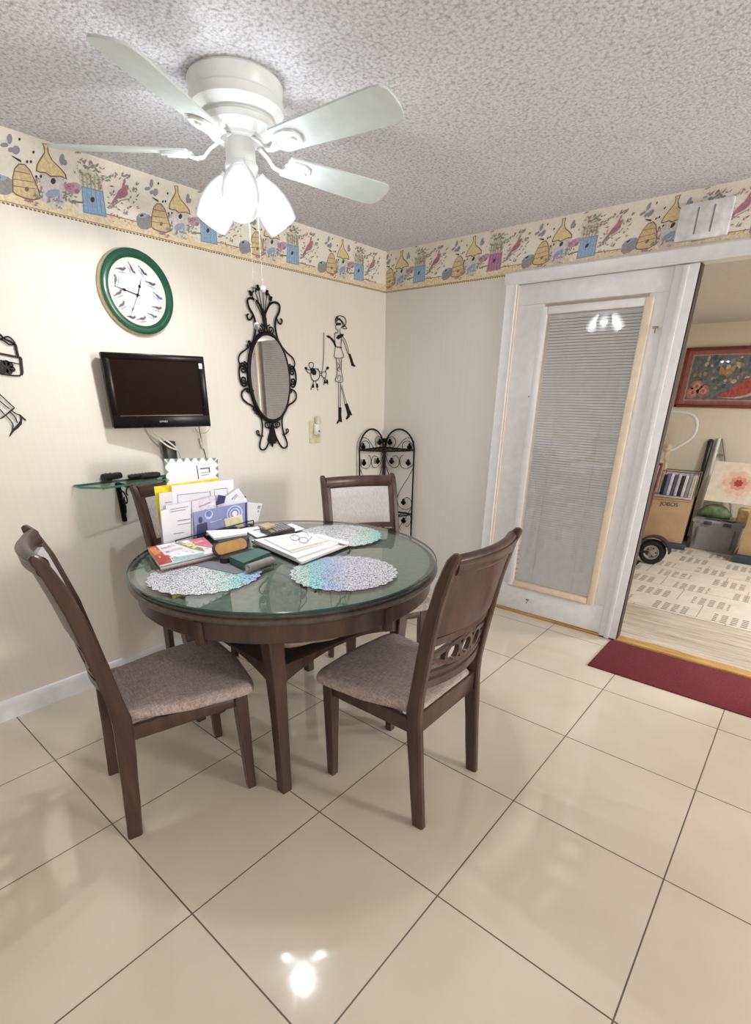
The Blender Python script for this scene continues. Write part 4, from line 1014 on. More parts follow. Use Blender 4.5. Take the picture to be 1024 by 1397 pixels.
# grey woven square mat
def mat_woven():
    m, nt, b = new_mat('grey_woven_cloth'); g = N(nt, 'ShaderNodeNewGeometry'); ch_ = N(nt, 'ShaderNodeTexChecker'); ch_.inputs['Scale'].default_value = 240
    L(nt, g.outputs['Position'], ch_.inputs['Vector']); ch_.inputs['Color1'].default_value = lin((136,136,142)); ch_.inputs['Color2'].default_value = lin((100,100,108))
    L(nt, ch_.outputs['Color'], b.inputs['Base Color']); b.inputs['Roughness'].default_value = 0.85; return m
tag(zpoly([(262,770),(322,783),(378,764),(330,748)], TZ+0.0050, 0.0018, None).build('woven_cloth', mat_woven()), 'grey finely woven cloth corner lying over the near left placemat', 'cloth')

# ---- letters standing upright in a wire sorter (sheets face the camera side, +X)
E1 = Vector((-0.13, 0.99, 0)).normalized(); NL = Vector((E1.y, -E1.x, 0)).normalized()
PB = Vector((0.60, -2.20, TZ))
def plane_pt(px, d, lean=0.0):
    n = (NL+Vector((0,0,lean))).normalized(); o = PB+NL*d; rd = ray(*px); return CAM+rd*((o-CAM).dot(n)/rd.dot(n))
def sheet(pts, d, m, mb=None, mi=0, th=0.0015, lean=0.0):
    mb = mb or MB(); P = [plane_pt(p, d, lean) for p in pts]
    P = [Vector((p.x, p.y, max(p.z, TZ+0.0088))) for p in P]
    mb.prism(P, -NL*th, mi); return mb
so = thing('letter_sorter', (0.58,-2.05,TZ), 'black wire letter sorter holding upright mail on the table', 'letter sorter')
wr = MB()
for k, d in enumerate((-0.058, -0.0075, 0.034)):
    hgt = 0.15 if d < 0.03 else 0.030
    a = PB+NL*d+E1*(-0.06); b = PB+NL*d+E1*(0.42)
    for hz in (0.006, hgt): wr.tube([a+Vector((0,0,hz)), b+Vector((0,0,hz))], 0.0026, 6)
    for t in (0, 1): wr.tube([a.lerp(b, t)+Vector((0,0,0.004)), a.lerp(b, t)+Vector((0,0,hgt))], 0.0026, 6)
wr.build('wire_dividers', M_black, so)
bs = MB()
for e in (-0.06, 0.42): MB().tube([PB+NL*-0.058+E1*e+Vector((0,0,0.0045)), PB+NL*0.034+E1*e+Vector((0,0,0.0045))], 0.0035, 6).build('base_rod', M_black, so)
# postcard with zig-zag green border
pc = MB(); PCQ = [(224,626),(297,624.5),(298,655),(228,664)]
sheet(PCQ, -0.050, None, pc, 0)
def pcp(u, v, d=-0.0492):
    a = Vector(PCQ[0]).lerp(Vector(PCQ[1]), u); b = Vector(PCQ[3]).lerp(Vector(PCQ[2]), u); p = a.lerp(b, v); return (p.x, p.y)
for k in range(7):
    u = (k+0.5)/7; pc.poly([plane_pt(p, -0.0490) for p in (pcp(u-.045,0.0),pcp(u+.045,0.0),pcp(u,.14))], 1)
for k in range(3):
    v = (k+.5)/3.2
    for u0, s in ((0,1),(1,-1)): pc.poly([plane_pt(p, -0.0490) for p in (pcp(u0,v-.12),pcp(u0,v+.12),pcp(u0+s*.055,v))], 1)
pc.poly([plane_pt(p, -0.0489) for p in (pcp(.59,.30),pcp(.605,.30),pcp(.625,.85),pcp(.61,.85))], 2)
pc.poly([plane_pt(p, -0.0489) for p in (pcp(.66,.42),pcp(.84,.40),pcp(.84,.44),pcp(.66,.46))], 2)
pc.poly([plane_pt(p, -0.0489) for p in (pcp(.82,.42),pcp(.84,.42),pcp(.845,.62),pcp(.825,.62))], 2)
for v in (.60,.70): pc.poly([plane_pt(p, -0.0489) for p in (pcp(.67,v),pcp(.82,v-.02),pcp(.82,v+.01),pcp(.67,v+.03))], 3)
tag(pc.build('postcard', [M_paper, mat('sage_green_print', (104,142,128), 0.6), M_ink2, M_ink], flip=False), 'white postcard with green zigzag edge standing at the top of the mail', 'postcard')
tag(sheet([(210,664),(226,662),(298,652.5),(300,690),(300,735),(221,738)], -0.035, None).build('yellow_folder', mat('bright_yellow_card', (236,214,52), 0.6)), 'bright yellow folder standing behind the white envelopes', 'folder')
def lines(mb, quad, d, rows, mi, fill=0.5):
    A, B_, C_, D = [Vector(p) for p in quad]
    for v, u0, u1, h in rows:
        def P(u, v_): p = A.lerp(B_, u).lerp(D.lerp(C_, u), v_); return plane_pt((p.x, p.y), d)
        mb.poly([P(u0,v), P(u1,v), P(u1,v+h), P(u0,v+h)], mi)
def letter(quad, d, lab, rows=(), m=M_paper, cat='envelope', nm='envelope', mats=None, grp=None, extra=None):
    mb = MB(); sheet(quad, d, None, mb, 0); lines(mb, quad[:4], d+0.0006, rows, 1)
    if extra: extra(mb)
    return tag(mb.build(nm, mats or [m, M_ink], flip=False), lab, cat, grp)
letter([(234,663),(318,654),(322,735),(238,742)], -0.018, 'large white envelope with grey printed frame standing in front of the yellow folder',
       [(.16,.08,.62,.012),(.16,.08,.095,.4),(.16,.61,.625,.4),(.13,.68,.90,.012),(.13,.68,.69,.3),(.13,.89,.90,.3)])
letter([(217,673),(235,671),(240,742),(221,747)], -0.012, 'narrow cream envelope edge at the left end of the mail', [(.18,.4,.9,.02),(.26,.4,.9,.02)], M_paper2)
letter([(226,690),(261,684),(266,740),(231,746)], 0.008, 'white letter with blue-grey printed lines at the left front of the mail', [(.10,.15,.85,.02),(.16,.15,.75,.02),(.40,.4,.9,.03),(.5,.4,.9,.02),(.7,.2,.6,.02),(.3,.93,.99,.6)])
letter([(219,697),(230,694),(238,745),(224,748)], 0.014, 'thin white envelope standing leftmost in the mail', [])
letter([(262,684),(293,676),(296,705),(262,735)], 0.016, 'crumpled pale flyer with flowers behind the blue mailer', [(.2,.3,.8,.05),(.4,.2,.6,.05)], mat('pale_mauve_flyer', (216,210,220), 0.7, var=0.10, scale=60), 'flyer', 'flyer')
letter([(298,675),(308,677),(306,686),(294,690)], 0.011, 'dark navy card corner sticking out behind the blue mailer', [], mat('navy_card', (52,48,96), 0.6), 'card', 'card')
letter([(296,686),(325,666),(337,682),(333,716),(300,718)], 0.004, 'white envelope tilted behind the blue mailer with its corner up', [(.2,.5,.8,.05),(.28,.55,.8,.03)])
letter([(338,685),(358,687),(352,716),(336,724)], -0.002, 'white stamped envelope at the right end of the mail', [(.1,.7,.9,.14),(.3,.75,.85,.1)], M_paper2)
BQ = [(264,699),(337,685),(338,718),(266,735)]
def mailer(mb):
    d = 0.0262
    def P(u, v, dd=0): A, B_, C_, D = [Vector(p) for p in BQ]; p = A.lerp(B_, u).lerp(D.lerp(C_, u), v); return plane_pt((p.x, p.y), d+dd)
    def el_(cu, cv, a, b, mi, dd): mb.poly([P(cu+a*cos(2*pi*k/20), cv+b*sin(2*pi*k/20), dd) for k in range(20)], mi)
    for r, mi, dd in ((.15,2,0),(.125,1,.0002),(.10,2,.0004),(.075,1,.0006),(.05,3,.0008)): el_(.76,.36,r,r*2.2,mi,dd)
    mb.poly([P(.56,.50,.001),P(.90,.44,.001),P(.92,.98,.001),P(.60,1.0,.001)], 4); el_(.76,.72,.11,.2,5,.0012)
    el_(.28,.20,.075,.17,2,.0004); el_(.28,.17,.055,.12,1,.0006)
    mb.poly([P(.05,.50),P(.24,.46),P(.25,.98),P(.03,1.0)], 6); el_(.12,.34,.04,.12,6,.0002)
    mb.poly([P(.96,.02),P(.995,.01),P(.995,.98),P(.95,.99)], 6); mb.poly([P(.30,.50),P(.52,.46),P(.52,.49),P(.30,.53)], 2)
mm = [mat('periwinkle_mailer', (140,146,192), 0.5, var=0.05), mat('mailer_blue', (116,126,182), 0.5), mat('mailer_pale_blue', (196,202,226), 0.5), mat('mailer_white', (226,226,226), 0.5), mat('mailer_cream', (222,216,184), 0.5), mat('mailer_sand', (204,196,160), 0.5), mat('mailer_navy', (66,66,104), 0.5)]
letter(BQ, 0.025, 'periwinkle blue printed mailer with rings and cream panel at the front of the mail', [], cat='mailer', nm='mailer', mats=mm, extra=mailer)
# low things just in front of the mail
t = thing('phone_handset', Zp(300,733,TZ), 'black handset lying on the table at the foot of the blue mailer', 'phone')
mb = MB(); a = PB+NL*.062+E1*.080+Vector((0,0,.0195)); b_ = PB+NL*.060+E1*.275+Vector((0,0,.0195)); mb.tube([a, a.lerp(b_,.08), a.lerp(b_,.5), a.lerp(b_,.92), b_], [.012,.019,.016,.019,.012], 10); mb.build('handset_body', M_blk, t)
mb = MB()
for k in range(4): mb.box(a.lerp(b_,.25+.14*k)+Vector((0.004,-0.006,0.016)), (0.012,0.008,0.006), bev=.002)
mb.build('keys', M_btn, t)

# ---- magazines flat at the left
def mag(pts, z, th, m, lab, extra=None, mats=None):
    mb = MB(); zpoly(pts, z, th, None, mb=mb)
    if extra: extra(mb, z)
    return tag(mb.build('magazine', mats or [m]), lab, 'magazine', 'magazines stacked at the left of the table')
MZ = TZ+0.0052
def shift(p, dx, dy): return [(x+dx, y+dy) for x, y in p]
MQ = [(201,746.5),(278,733),(299,752),(218,771)]
mag(shift(MQ, 2, 5.5), MZ+0.0075, 0.0065, mat('mag_page_edge_pink', (196,150,150), 0.6), 'lowest magazine of the left stack with reddish page edge')
mag(shift(MQ, 1, 3.4), MZ+0.016, 0.0075, mat('mag_page_edge_white', (222,220,214), 0.6), 'middle magazine of the left stack with white page edge')
mag(shift(MQ, .8, 1.2), MZ+0.0235, 0.0065, mat('mag_cover_teal', (110,150,160), 0.5), 'thin teal-edged magazine second from the top of the left stack')
def cover(mb, z):
    A, B_, C_, D = [Zp(x, y, z) for x, y in MQ]
    def P(u, v, l): return A.lerp(B_, u).lerp(D.lerp(C_, u), v)+Vector((0,0,0.0002+l*0.0002))
    def Q(us, mi, l): mb.poly([P(u, v, l) for u, v in us], mi)
    Q([(0,0),(.14,0),(.19,1),(0,1)], 1, 0); Q([(0,.1),(.10,.05),(.14,.45),(.02,.5)], 2, 1); Q([(.02,.55),(.22,.62),(.20,1),(0,1)], 3, 1)
    Q([(.70,0),(1,0),(1,.85),(.86,.6),(.74,.4)], 4, 0); Q([(.45,.05),(.55,.02),(.80,.62),(.78,.85),(.62,.55)], 5, 1); Q([(.58,.2),(.68,.16),(.76,.5),(.66,.58)], 6, 2)
    Q([(.22,.78),(.74,.88),(.74,1),(.22,1)], 7, 1); Q([(.18,.18),(.42,.12),(.44,.2),(.2,.26)], 8, 1); Q([(.24,.4),(.5,.34),(.52,.46),(.26,.52)], 8, 1); Q([(.75,.2),(.92,.18),(.93,.26),(.77,.3)], 9, 2)
    rq = random.Random(11)
    for k in range(46):
        u, v_ = rq.uniform(.04,.94), rq.uniform(.05,.92); a, b = rq.uniform(.01,.045), rq.uniform(.02,.07); Q([(u,v_),(u+a,v_-.01),(u+a+.01,v_+b),(u+.008,v_+b+.01)], rq.choice((0,1,2,4,5,6,8,9,0)), 3+k*.05)
mag(MQ, MZ+0.031, 0.0068, None, 'glossy red and white magazine on top of the left stack', cover,
    [mat('cover_white', (230,226,228), 0.3)]+[mat('cover_%s' % n, c, 0.3, var=.1) for n, c in (('red',(188,66,54)),('orange',(222,140,72)),('crimson',(168,48,52)),('rose',(206,112,122)),('olive',(128,134,72)),('cream',(214,206,150)),('aqua',(140,186,190)),('lilac',(196,186,204)),('pink',(226,168,176)))])
# ---- open eyeglass case
ec_ = thing('eyeglass_case', Zp(318,752,TZ), 'open black eyeglass case with tan lining on the near edge of the table papers', 'eyeglass case')
a = Zp(304,768,TZ+.008); b_ = Zp(349,755,TZ+.008); d = (b_-a).normalized(); l = (b_-a).length; xx = Vector((d.y,-d.x,0))
def capsule(c, d, up, l, w, n=10):
    pts = []
    for k in range(n+1): an = -pi/2+pi*k/n; pts.append(c+d*(l/2-w/2+cos(an)*w/2)+up*(sin(an)*w/2))
    for k in range(n+1): an = pi/2+pi*k/n; pts.append(c+d*(-l/2+w/2+cos(an)*w/2)+up*(sin(an)*w/2))
    return pts
c0 = (a+b_)/2; c0.z = TZ+.0056
upl = (Vector((0,0,1))*.93-xx*.36).normalized()
base = MB(); base.prism(capsule(c0-xx*0.012, d, xx, l, 0.055), (0,0,0.020)); base.build('case_base', M_blk, ec_)
lc0 = c0-xx*0.042+Vector((0,0,0.019))+upl*0.027
lid = MB(); lid.prism(capsule(lc0, d, upl, l*1.0, 0.056), -d.cross(upl)*0.012 if d.cross(upl).dot(CAM-lc0) > 0 else d.cross(upl)*0.012); lido = lid.build('case_lid', M_blk, ec_)
nf = d.cross(upl); nf = nf if nf.dot(CAM-lc0) > 0 else -nf
MB().prism(capsule(lc0+nf*0.0008, d, upl, l*.93, 0.046), nf*0.0022).build('tan_lining', mat('tan_suede', (186,140,88), 0.8, var=.08), lido)
# ---- teal folded case and grey roll
tl = MB(); P4_ = [(312,759),(352,748),(369,753),(332,768)]
zpoly(P4_, TZ+0.036, 0.030, None, mb=tl); tag(tl.build('teal_case', mat('dark_teal_leather', (58,96,92), 0.5)), 'flat dark teal case beside the open eyeglass case', 'case')
ro = thing('grey_roll', Zp(350,768,TZ), 'short grey fabric roll at the near edge of the teal case', 'roll')
a = Zp(337,776,TZ+.0222); b_ = Zp(371,764,TZ+.0222)
MB().tube([a, a.lerp(b_,.02), a.lerp(b_,.98), b_], [.013,.0165,.0165,.013], 16).build('roll_body', mat('grey_felt', (140,134,132), 0.85), ro)
MB().tube([a-(b_-a)*.01, a+(b_-a)*.01], 0.008, 12).build('roll_core', mat('pale_roll_core', (188,182,176), 0.8), ro)
# ---- papers, notepads, calculator
def papers(pts, z, th, m, lab, nm='paper_sheet', cat='paper', extra=None, mats=None):
    mb = MB(); zpoly(pts, z, th, None, mb=mb)
    if extra: extra(mb, z, pts)
    return tag(mb.build(nm, mats or [m]), lab, cat)
def scrib(rows, mi=1):
    def f(mb, z, pts):
        A, B_, C_, D = [Zp(x, y, z) for x, y in pts[:4]]
        for v, u0, u1, h in rows:
            mb.poly([A.lerp(B_,u).lerp(D.lerp(C_,u),vv)+Vector((0,0,.0003)) for u, vv in ((u0,v),(u1,v),(u1,v+h),(u0,v+h))], mi)
    return f
papers([(330,721),(372,715),(394,724),(350,733)], TZ+0.0062, 0.004, M_paper, 'white sheet with blue line lying left of the calculator', extra=scrib([(.3,.2,.5,.1),(.6,.3,.8,.06)]), mats=[M_paper, mat('blue_grey_print', (110,118,160), .7)])
papers([(366,722),(398,714),(415,721),(388,728.5)], TZ+0.0098, 0.003, M_paper, 'white sheet under the calculator')
papers([(281,724),(336,721),(337,727),(292,734)], TZ+0.052, 0.010, M_paper, 'white stack of envelopes lying at the foot of the mailer')
papers([(291,734),(339,729),(336,736),(302,742)], TZ+0.0415, 0.036, M_blk, 'small black pouch under the white envelopes', 'pouch', 'pouch')
NQ = [(343,739),(418,728),(476,744),(412,769)]
papers(NQ, TZ+0.0078, 0.0045, M_blk, 'black clipboard at the bottom of the notepad pile', 'clipboard', 'clipboard')
papers(shift(NQ, -.5, -2.2), TZ+0.0182, 0.0095, M_paper2, 'thick white notepad at the bottom of the notepad pile', 'notepad', 'notepad')
papers([(346,736),(414,725.5),(462,741),(404,761)], TZ+0.0264, 0.0075, M_paper, 'white notepad in the middle of the notepad pile', 'notepad', 'notepad')
papers([(360,734.5),(416,727.5),(450,738.5),(398,753)], TZ+0.0336, 0.0065, M_paper, 'ruled white notebook with cream spine on top of the notepad pile', 'notebook', 'notebook', scrib([(.12,.1,.9,.012),(.3,.1,.85,.012),(.45,.1,.9,.012),(.6,.1,.7,.012),(.88,.0,1.0,.10)]), [M_paper, mat('cream_spine', (200,192,160), .6)])
papers([(434,728),(476,739.5),(473,743),(428,731)], TZ+0.0300, 0.003, M_paper, 'long white envelope sticking out at the right of the notepad pile', 'envelope', 'envelope')
cl = thing('calculator', Zp(380,719,TZ), 'dark pocket calculator lying on papers at the back of the table', 'calculator')
CQ = [(354,719),(386,713.5),(402,721),(370,728)]
zpoly(CQ, TZ+0.0265, 0.016, None).build('calculator_body', mat('charcoal_plastic', (52,50,50), .4), cl)
A, B_, C_, D = [Zp(x, y, TZ+0.0268) for x, y in CQ]
kb = MB()
for i in range(5):
    for j in range(4):
        u = .30+.65*i/5; v = .12+.8*j/4; kb.prism([A.lerp(B_,uu).lerp(D.lerp(C_,uu),vv) for uu, vv in ((u,v),(u+.09,v),(u+.09,v+.14),(u,v+.14))], (0,0,.002))
kb.build('keys', mat('grey_keys', (150,148,146), .5), cl)
MB().prism([A.lerp(B_,uu).lerp(D.lerp(C_,uu),vv) for uu, vv in ((.06,.1),(.24,.1),(.24,.9),(.06,.9))], (0,0,.001)).build('display', mat('lcd_grey', (128,136,124), .3), cl)
tag(MB().prism([Zp(x, y, TZ+.0425) for x, y in ((352,716),(366,712.5),(375,716),(362,720))], (0,0,-.011)).build('eraser', mat('tan_eraser', (186,164,140), .7)), 'small tan block lying by the calculator back corner', 'eraser')
# wire-rimmed eyeglasses on the notebook
eg = thing('eyeglasses', Zp(410,735,TZ+.031), 'thin wire-rimmed eyeglasses lying on the top notebook', 'eyeglasses')
M_gw = mat('dark_wire_rim', (60,56,56), .3, .7); gz = TZ+.0385; fr = MB(); lens = []
for c in ((402,733.5),(414,737)):
    cc_ = Zp(c[0], c[1], gz+.010); rim = [cc_+Vector((0.020*cos(2*pi*k/20)*.7-.010*sin(2*pi*k/20)*.3, 0.020*cos(2*pi*k/20)*.7, 0.012*sin(2*pi*k/20))) for k in range(20)]
    fr.tube(rim, .0011, 5, closed=True); lens.append(rim)
fr.tube([Zp(407,735,gz+.013), Zp(409,735.5,gz+.013)], .0011, 5)
fr.build('wire_frame', M_gw, eg)
tm = MB()
tm.tube(catmull([Zp(398,732.5,gz+.010), Zp(405,727,gz+.006), Zp(416,726,gz+.002), Zp(421,731,gz)], 5), .0011, 5); tm.tube(catmull([Zp(418,738.5,gz+.010), Zp(424,734,gz+.004), Zp(425,731,gz)], 5), .0011, 5)
tm.build('temple', M_gw, eg)
ln = MB()
for r in lens: ln.poly(r)
ln.build('lens', M_pane, eg)

# ---- things on the low shelf
cu = MB(); pc0 = Vector((1.372,-2.125,0.640)); fr = []
for k in range(15):
    t = k/14; rr_ = 0.060*(sin(pi*min(max(t,.02),.98))**.35); cx_ = pc0+Vector((0.35,0.94,0))*(t-.5)*0.40
    fr.append([cx_+Vector((-0.94,0.35,0))*cos(2*pi*j/16)*rr_*1.5*(1+.06*sin(5*t*pi+j))+Vector((0,0,1))*sin(2*pi*j/16)*rr_*(.95+.1*sin(9*t+j*.7)) for j in range(16)])
cu.sweep(fr); co = cu.build('cushion', mat('cream_quilted_cotton', (196,184,164), .9, var=.06, scale=30, bmp=.3)); tag(co, 'cream rolled cushion lying on the low shelf under the tabletop', 'cushion')
cu = MB(); pc1 = Vector((1.355,-1.775,0.6125)); fr = []
for k in range(11):
    t = k/10; rr_ = 0.044*(sin(pi*min(max(t,.03),.97))**.35); cx_ = pc1+Vector((0.1,0.99,0))*(t-.5)*0.20
    fr.append([cx_+Vector((-0.99,0.1,0))*cos(2*pi*j/14)*rr_*1.2+Vector((0,0,1))*sin(2*pi*j/14)*rr_ for j in range(14)])
cu.sweep(fr); tag(cu.build('dark_bundle', mat('charcoal_cloth', (62,54,52), .9, var=.1, bmp=.2)), 'dark grey rolled cloth on the low table shelf beside the cream cushion', 'bundle')

# ================================================================ THINGS IN THE ROOM BEYOND
FZ = 0.007
def bq(pts, Y, dep, mb, mi=0): mb.prism([Bp(x, y, Y) for x, y in pts], (0,dep,0), mi); return mb
# framed fruit picture
pt = thing('framed_picture', (1.75,FY,1.4), 'red framed still life of a watermelon slice and figs on the far room wall', 'picture')
YP = FY-0.004; tl_, br_ = Bp(930,474.5,YP), Bp(1060,557,YP); x0, x1 = Bp(919,556,YP).x, Bp(919,556,YP).x+0.86; zt, zb = Bp(960,474,YP).z, Bp(960,556,YP).z
M_red = mat('mahogany_red_frame', (118,52,48), .35, var=.15); M_rmat = mat('brick_red_mount', (168,104,98), .5, var=.08); M_pnk = mat('pale_salmon_fillet', (204,158,142), .5)
fw = .028; mb = MB()
for b in (((x0+x1)/2,zt-fw/2,x1-x0,fw),((x0+x1)/2,zb+fw/2,x1-x0,fw),(x0+fw/2,(zt+zb)/2,fw,zt-zb),(x1-fw/2,(zt+zb)/2,fw,zt-zb)): mb.box((b[0],YP-.014,b[1]), (b[2],.028,b[3]), bev=.006)
mb.build('frame', M_red, pt)
pm = MB(); pm.box(((x0+x1)/2,YP-.006,(zt+zb)/2), (x1-x0-.02,.006,zt-zb-.02), mi=0)
def pr_(u, v, l): return Vector((x0+u*(x1-x0), YP-.0092-l*.0003, zb+v*(zt-zb)))
def prect(u0, u1, v0, v1, mi, l): pm.poly([pr_(u0,v0,l),pr_(u1,v0,l),pr_(u1,v1,l),pr_(u0,v1,l)], mi)
prect(.085,.915,.115,.885,1,0); prect(.10,.90,.135,.865,2,1)
def pel(cu, cv, a, b, mi, l, n=18): pm.poly([pr_(cu+a*cos(2*pi*k/n), cv+b*sin(2*pi*k/n), l) for k in range(n)], mi)
rp = random.Random(5)
for k in range(80): pel(rp.uniform(.12,.88), rp.uniform(.3,.84), rp.uniform(.012,.03), rp.uniform(.02,.05), rp.choice((3,4,5,6,10)), 2+k*.02, 8)
def bez(c, n=16):
    a, m_, b = (.43,.19), c, (.93,.84)
    return [((1-t)**2*a[0]+2*t*(1-t)*m_[0]+t*t*b[0], (1-t)**2*a[1]+2*t*(1-t)*m_[1]+t*t*b[1]) for t in [k/n for k in range(n+1)]]
pm.poly([pr_(u, v, 5) for u, v in bez((1.0,.02))+bez((.72,.44))[::-1][1:-1]], 6)
pm.poly([pr_(u, v, 6) for u, v in bez((.95,.09))+bez((.73,.46))[::-1][1:-1]], 7)
for cu_, cv_ in ((.20,.36),(.28,.28),(.17,.25)): pel(cu_, cv_, .065, .10, 8, 7); pel(cu_, cv_, .04, .062, 9, 8); pel(cu_, cv_, .016, .026, 7, 9)
pm.poly([pr_(.40,.70,7),pr_(.46,.62,7),pr_(.52,.68,7),pr_(.57,.74,7),pr_(.54,.58,7),pr_(.46,.46,7),pr_(.40,.56,7)], 10); pel(.44,.50,.05,.05,4,8)
pm.build('painting', [M_rmat, M_pnk]+[mat('paint_%s' % n, c, .5, var=.15, scale=40) for n, c in (('slate',(116,122,122)),('grey',(150,146,150)),('green',(92,122,98)),('teal',(72,98,98)),('rind',(214,196,178)),('melon',(186,88,82)),('fig',(196,128,118)),('figpale',(214,160,146)),('peach',(192,152,112)))], pt, flip=False)
m_pg = MB().box(((x0+x1)/2,YP-.016,(zt+zb)/2), (x1-x0-.05,.002,zt-zb-.05)); m_pg.build('picture_glass', mat_pane('picture_glass', (.97,.97,.97,1), 1.5, 1.0), pt)

# gooseneck arm
la = thing('gooseneck_arm', Bp(912,632,3.1), 'white curved gooseneck arm standing against the far wall under the picture', 'lamp arm')
Yg = 3.12; P = catmull([Bp(x, y, Yg) for x, y in ((911,612),(916,614),(932,605),(944,596),(950,584),(949.5,573),(944,566),(932,562.5),(910,561),(890,562))], 7)
MB().tube(P, 0.016, 10).build('curved_tube', M_white, la)
jb = MB(); jb.sphere(Bp(910,611,Yg), .045, (1,.8,1.1)); jb.box(Bp(909,622,Yg), (.045,.05,.10), bev=.012); jb.sphere(Bp(911,609,Yg-.04), .018)
jb.tube([Bp(908.5,628,Yg), Bp(902,668,Yg)], 0.018, 9)
jb.build('clamp_joint', mat('cream_clamp', (214,196,170), .5, var=.1), la)

# cardboard box on the dolly, with row of books on it
M_card = mat('brown_cardboard', (180,150,116), .75, var=.05, scale=6)
M_dolly = mat('dark_teal_dolly', (52,66,74), .5)
Yb1 = 2.72
def wbox(name, px, Y, dep, skew, mat_, parent, zclip=None):
    mb = MB(); F = [Bp(x, y, Y) for x, y in px]; B2 = [p+Vector((skew, dep, 0)) for p in F]
    vs = F+B2; mb.add(vs, [[0,1,2,3],[4,7,6,5],[0,4,5,1],[1,5,6,2],[2,6,7,3],[3,7,4,0]], 0, False)
    return mb.build(name, mat_, parent)
dz = Bp(929,743,Yb1).z; x_r = Bp(936,700,Yb1).x; x_l = x_r-0.46; ztp = Bp(941,685,Yb1).z
bx = thing('cardboard_box', ((x_l+x_r)/2, Yb1+.2, dz), 'brown cardboard box with dark lettering behind the hand truck wheel', 'box')
RB = Matrix.Rotation(radians(7), 3, 'Z'); bc = Vector(((x_l+x_r)/2, Yb1+.21, (dz+ztp)/2))
MB().box(bc, (x_r-x_l, .40, ztp-dz), RB, .004).build('carton', M_card, bx)
fd = MB(); fd.box(bc+RB @ Vector((0,0,(ztp-dz)/2+.0008)), (x_r-x_l-.01,.004,.001), RB); fd.box(bc+RB @ Vector((.0,-.2008,(ztp-dz)/2-.012)), (x_r-x_l-.01,.0012,.004), RB); fd.build('flap_seam', mat('dark_cardboard_seam', (112,82,52), .8), bx)
ux = RB @ Vector((1,0,0)); tx = bc+RB @ Vector((-.06,-.2022,(ztp-dz)/2-.068))
text('box_lettering', 'JOBOS', tx, ux, (0,0,1), .042, None).build('box_lettering', mat('dark_print', (64,54,48), .7), bx, flip=False)
tag(MB().box((bc.x+.02, bc.y, (dz+FZ)/2), (x_r-x_l+.04,.46,max(dz-FZ-.004,.02)), RB, .006).build('dolly', M_dolly), 'dark teal low dolly under the cardboard box beside the wheel', 'dolly')
# book crate
btop = ztp
yb = Yb1+0.10; xb0, xb1 = Bp(899,672,yb).x, Bp(944,672,yb).x; zb1 = Bp(930,645,yb).z
cols = [((36,36,44),'charcoal'),((104,112,150),'slate blue'),((216,214,220),'white'),((86,84,98),'grey'),((190,196,214),'pale blue'),((52,48,52),'black'),((222,216,206),'ivory'),((150,150,160),'silver'),((214,206,190),'cream')]
ordn = ['first','second','third','fourth','fifth','sixth','seventh','eighth','ninth']
n = len(cols); bw = (xb1-xb0)/n
bh = zb1-btop-.03
for k, (c, nm) in enumerate(cols):
    t = thing('book', (xb0+bw*(k+.5), yb+.1, btop+.024), '%s book, %s from the left in the row on the cardboard box' % (nm, ordn[k]), 'book', 'books standing on the cardboard box')
    hh = bh*(.88+.10*((k*37) % 5)/5); R = Matrix.Rotation(radians(3), 3, 'Y')
    cc = Vector((xb0+bw*(k+.5), yb+.09, btop+.026+hh/2))
    MB().box(cc, (bw*.86,.15,hh), R, .003).build('cover', mat('book_%s' % nm.replace(' ','_'), c, .4), t)
    MB().box(cc+Vector((0,.004,hh/2-.001)), (bw*.6,.138,.006), R).build('pages', M_paper2, t)
tr_c = thing('book_tray', ((xb0+xb1)/2, yb+.1, btop), 'pale flat tray with wire rim holding the row of books on the cardboard box', 'tray')
MB().box(((xb0+xb1)/2-.02, yb+.09, btop+.012), (xb1-xb0+.04,.19,.020), bev=.005).build('tray_base', mat('pale_grey_tray', (196,194,192), .5), tr_c)
w_ = MB(); zr = zb1+.004
cr4 = [Vector((xb0-.015,yb-.0,zr)), Vector((xb1+.015,yb-.0,zr)), Vector((xb1+.015,yb+.185,zr)), Vector((xb0-.015,yb+.185,zr))]
w_.tube(cr4, .006, 6, closed=True)
for p in cr4: w_.tube([p, Vector((p.x,p.y,btop+.02))], .005, 6)
w_.build('wire_rim', mat('grey_wire', (120,116,112), .4, .6), tr_c)

# hand truck with red frame and black wheel
ht = thing('hand_truck', (1.78,1.99,FZ), 'red hand truck with black rubber wheel just past the door edge', 'hand truck')
Yw = 1.99; hubp = Bp(889,752.5,Yw); wr_ = hubp.z-FZ
wr_ = max(wr_, .12); hub = Vector((hubp.x, Yw, FZ+wr_)); RYm = Matrix.Rotation(pi/2, 3, 'X') @ Matrix.Identity(3)
M_rub = mat('black_rubber', (28,27,27), .7, bmp=.3, scale=80); M_hubm = mat('grey_steel_hub', (176,172,166), .4, .5)
wh = MB(); pf = [(wr_*.55,-.035),(wr_*.80,-.042),(wr_*.95,-.034),(wr_,-.015),(wr_,.015),(wr_*.95,.034),(wr_*.80,.042),(wr_*.55,.035)]
wh.ring(pf, hub, 48, RYm); 
tre = wh.build('tyre', M_rub, ht)
hb = MB(); hb.lathe([(0,-.030),(wr_*.16,-.034),(wr_*.2,-.026),(wr_*.42,-.020),(wr_*.5,-.034),(wr_*.58,-.036),(wr_*.58,.036),(0,.03)], hub, 40, Matrix.Rotation(-pi/2, 3, 'X'))
hb.lathe([(0,.038),(wr_*.12,.036),(wr_*.14,.02),(0,.02)], hub+Vector((0,-.0,0)), 20, Matrix.Rotation(pi/2, 3, 'X'))
hb.build('wheel_hub', M_hubm, ht)
bo = MB()
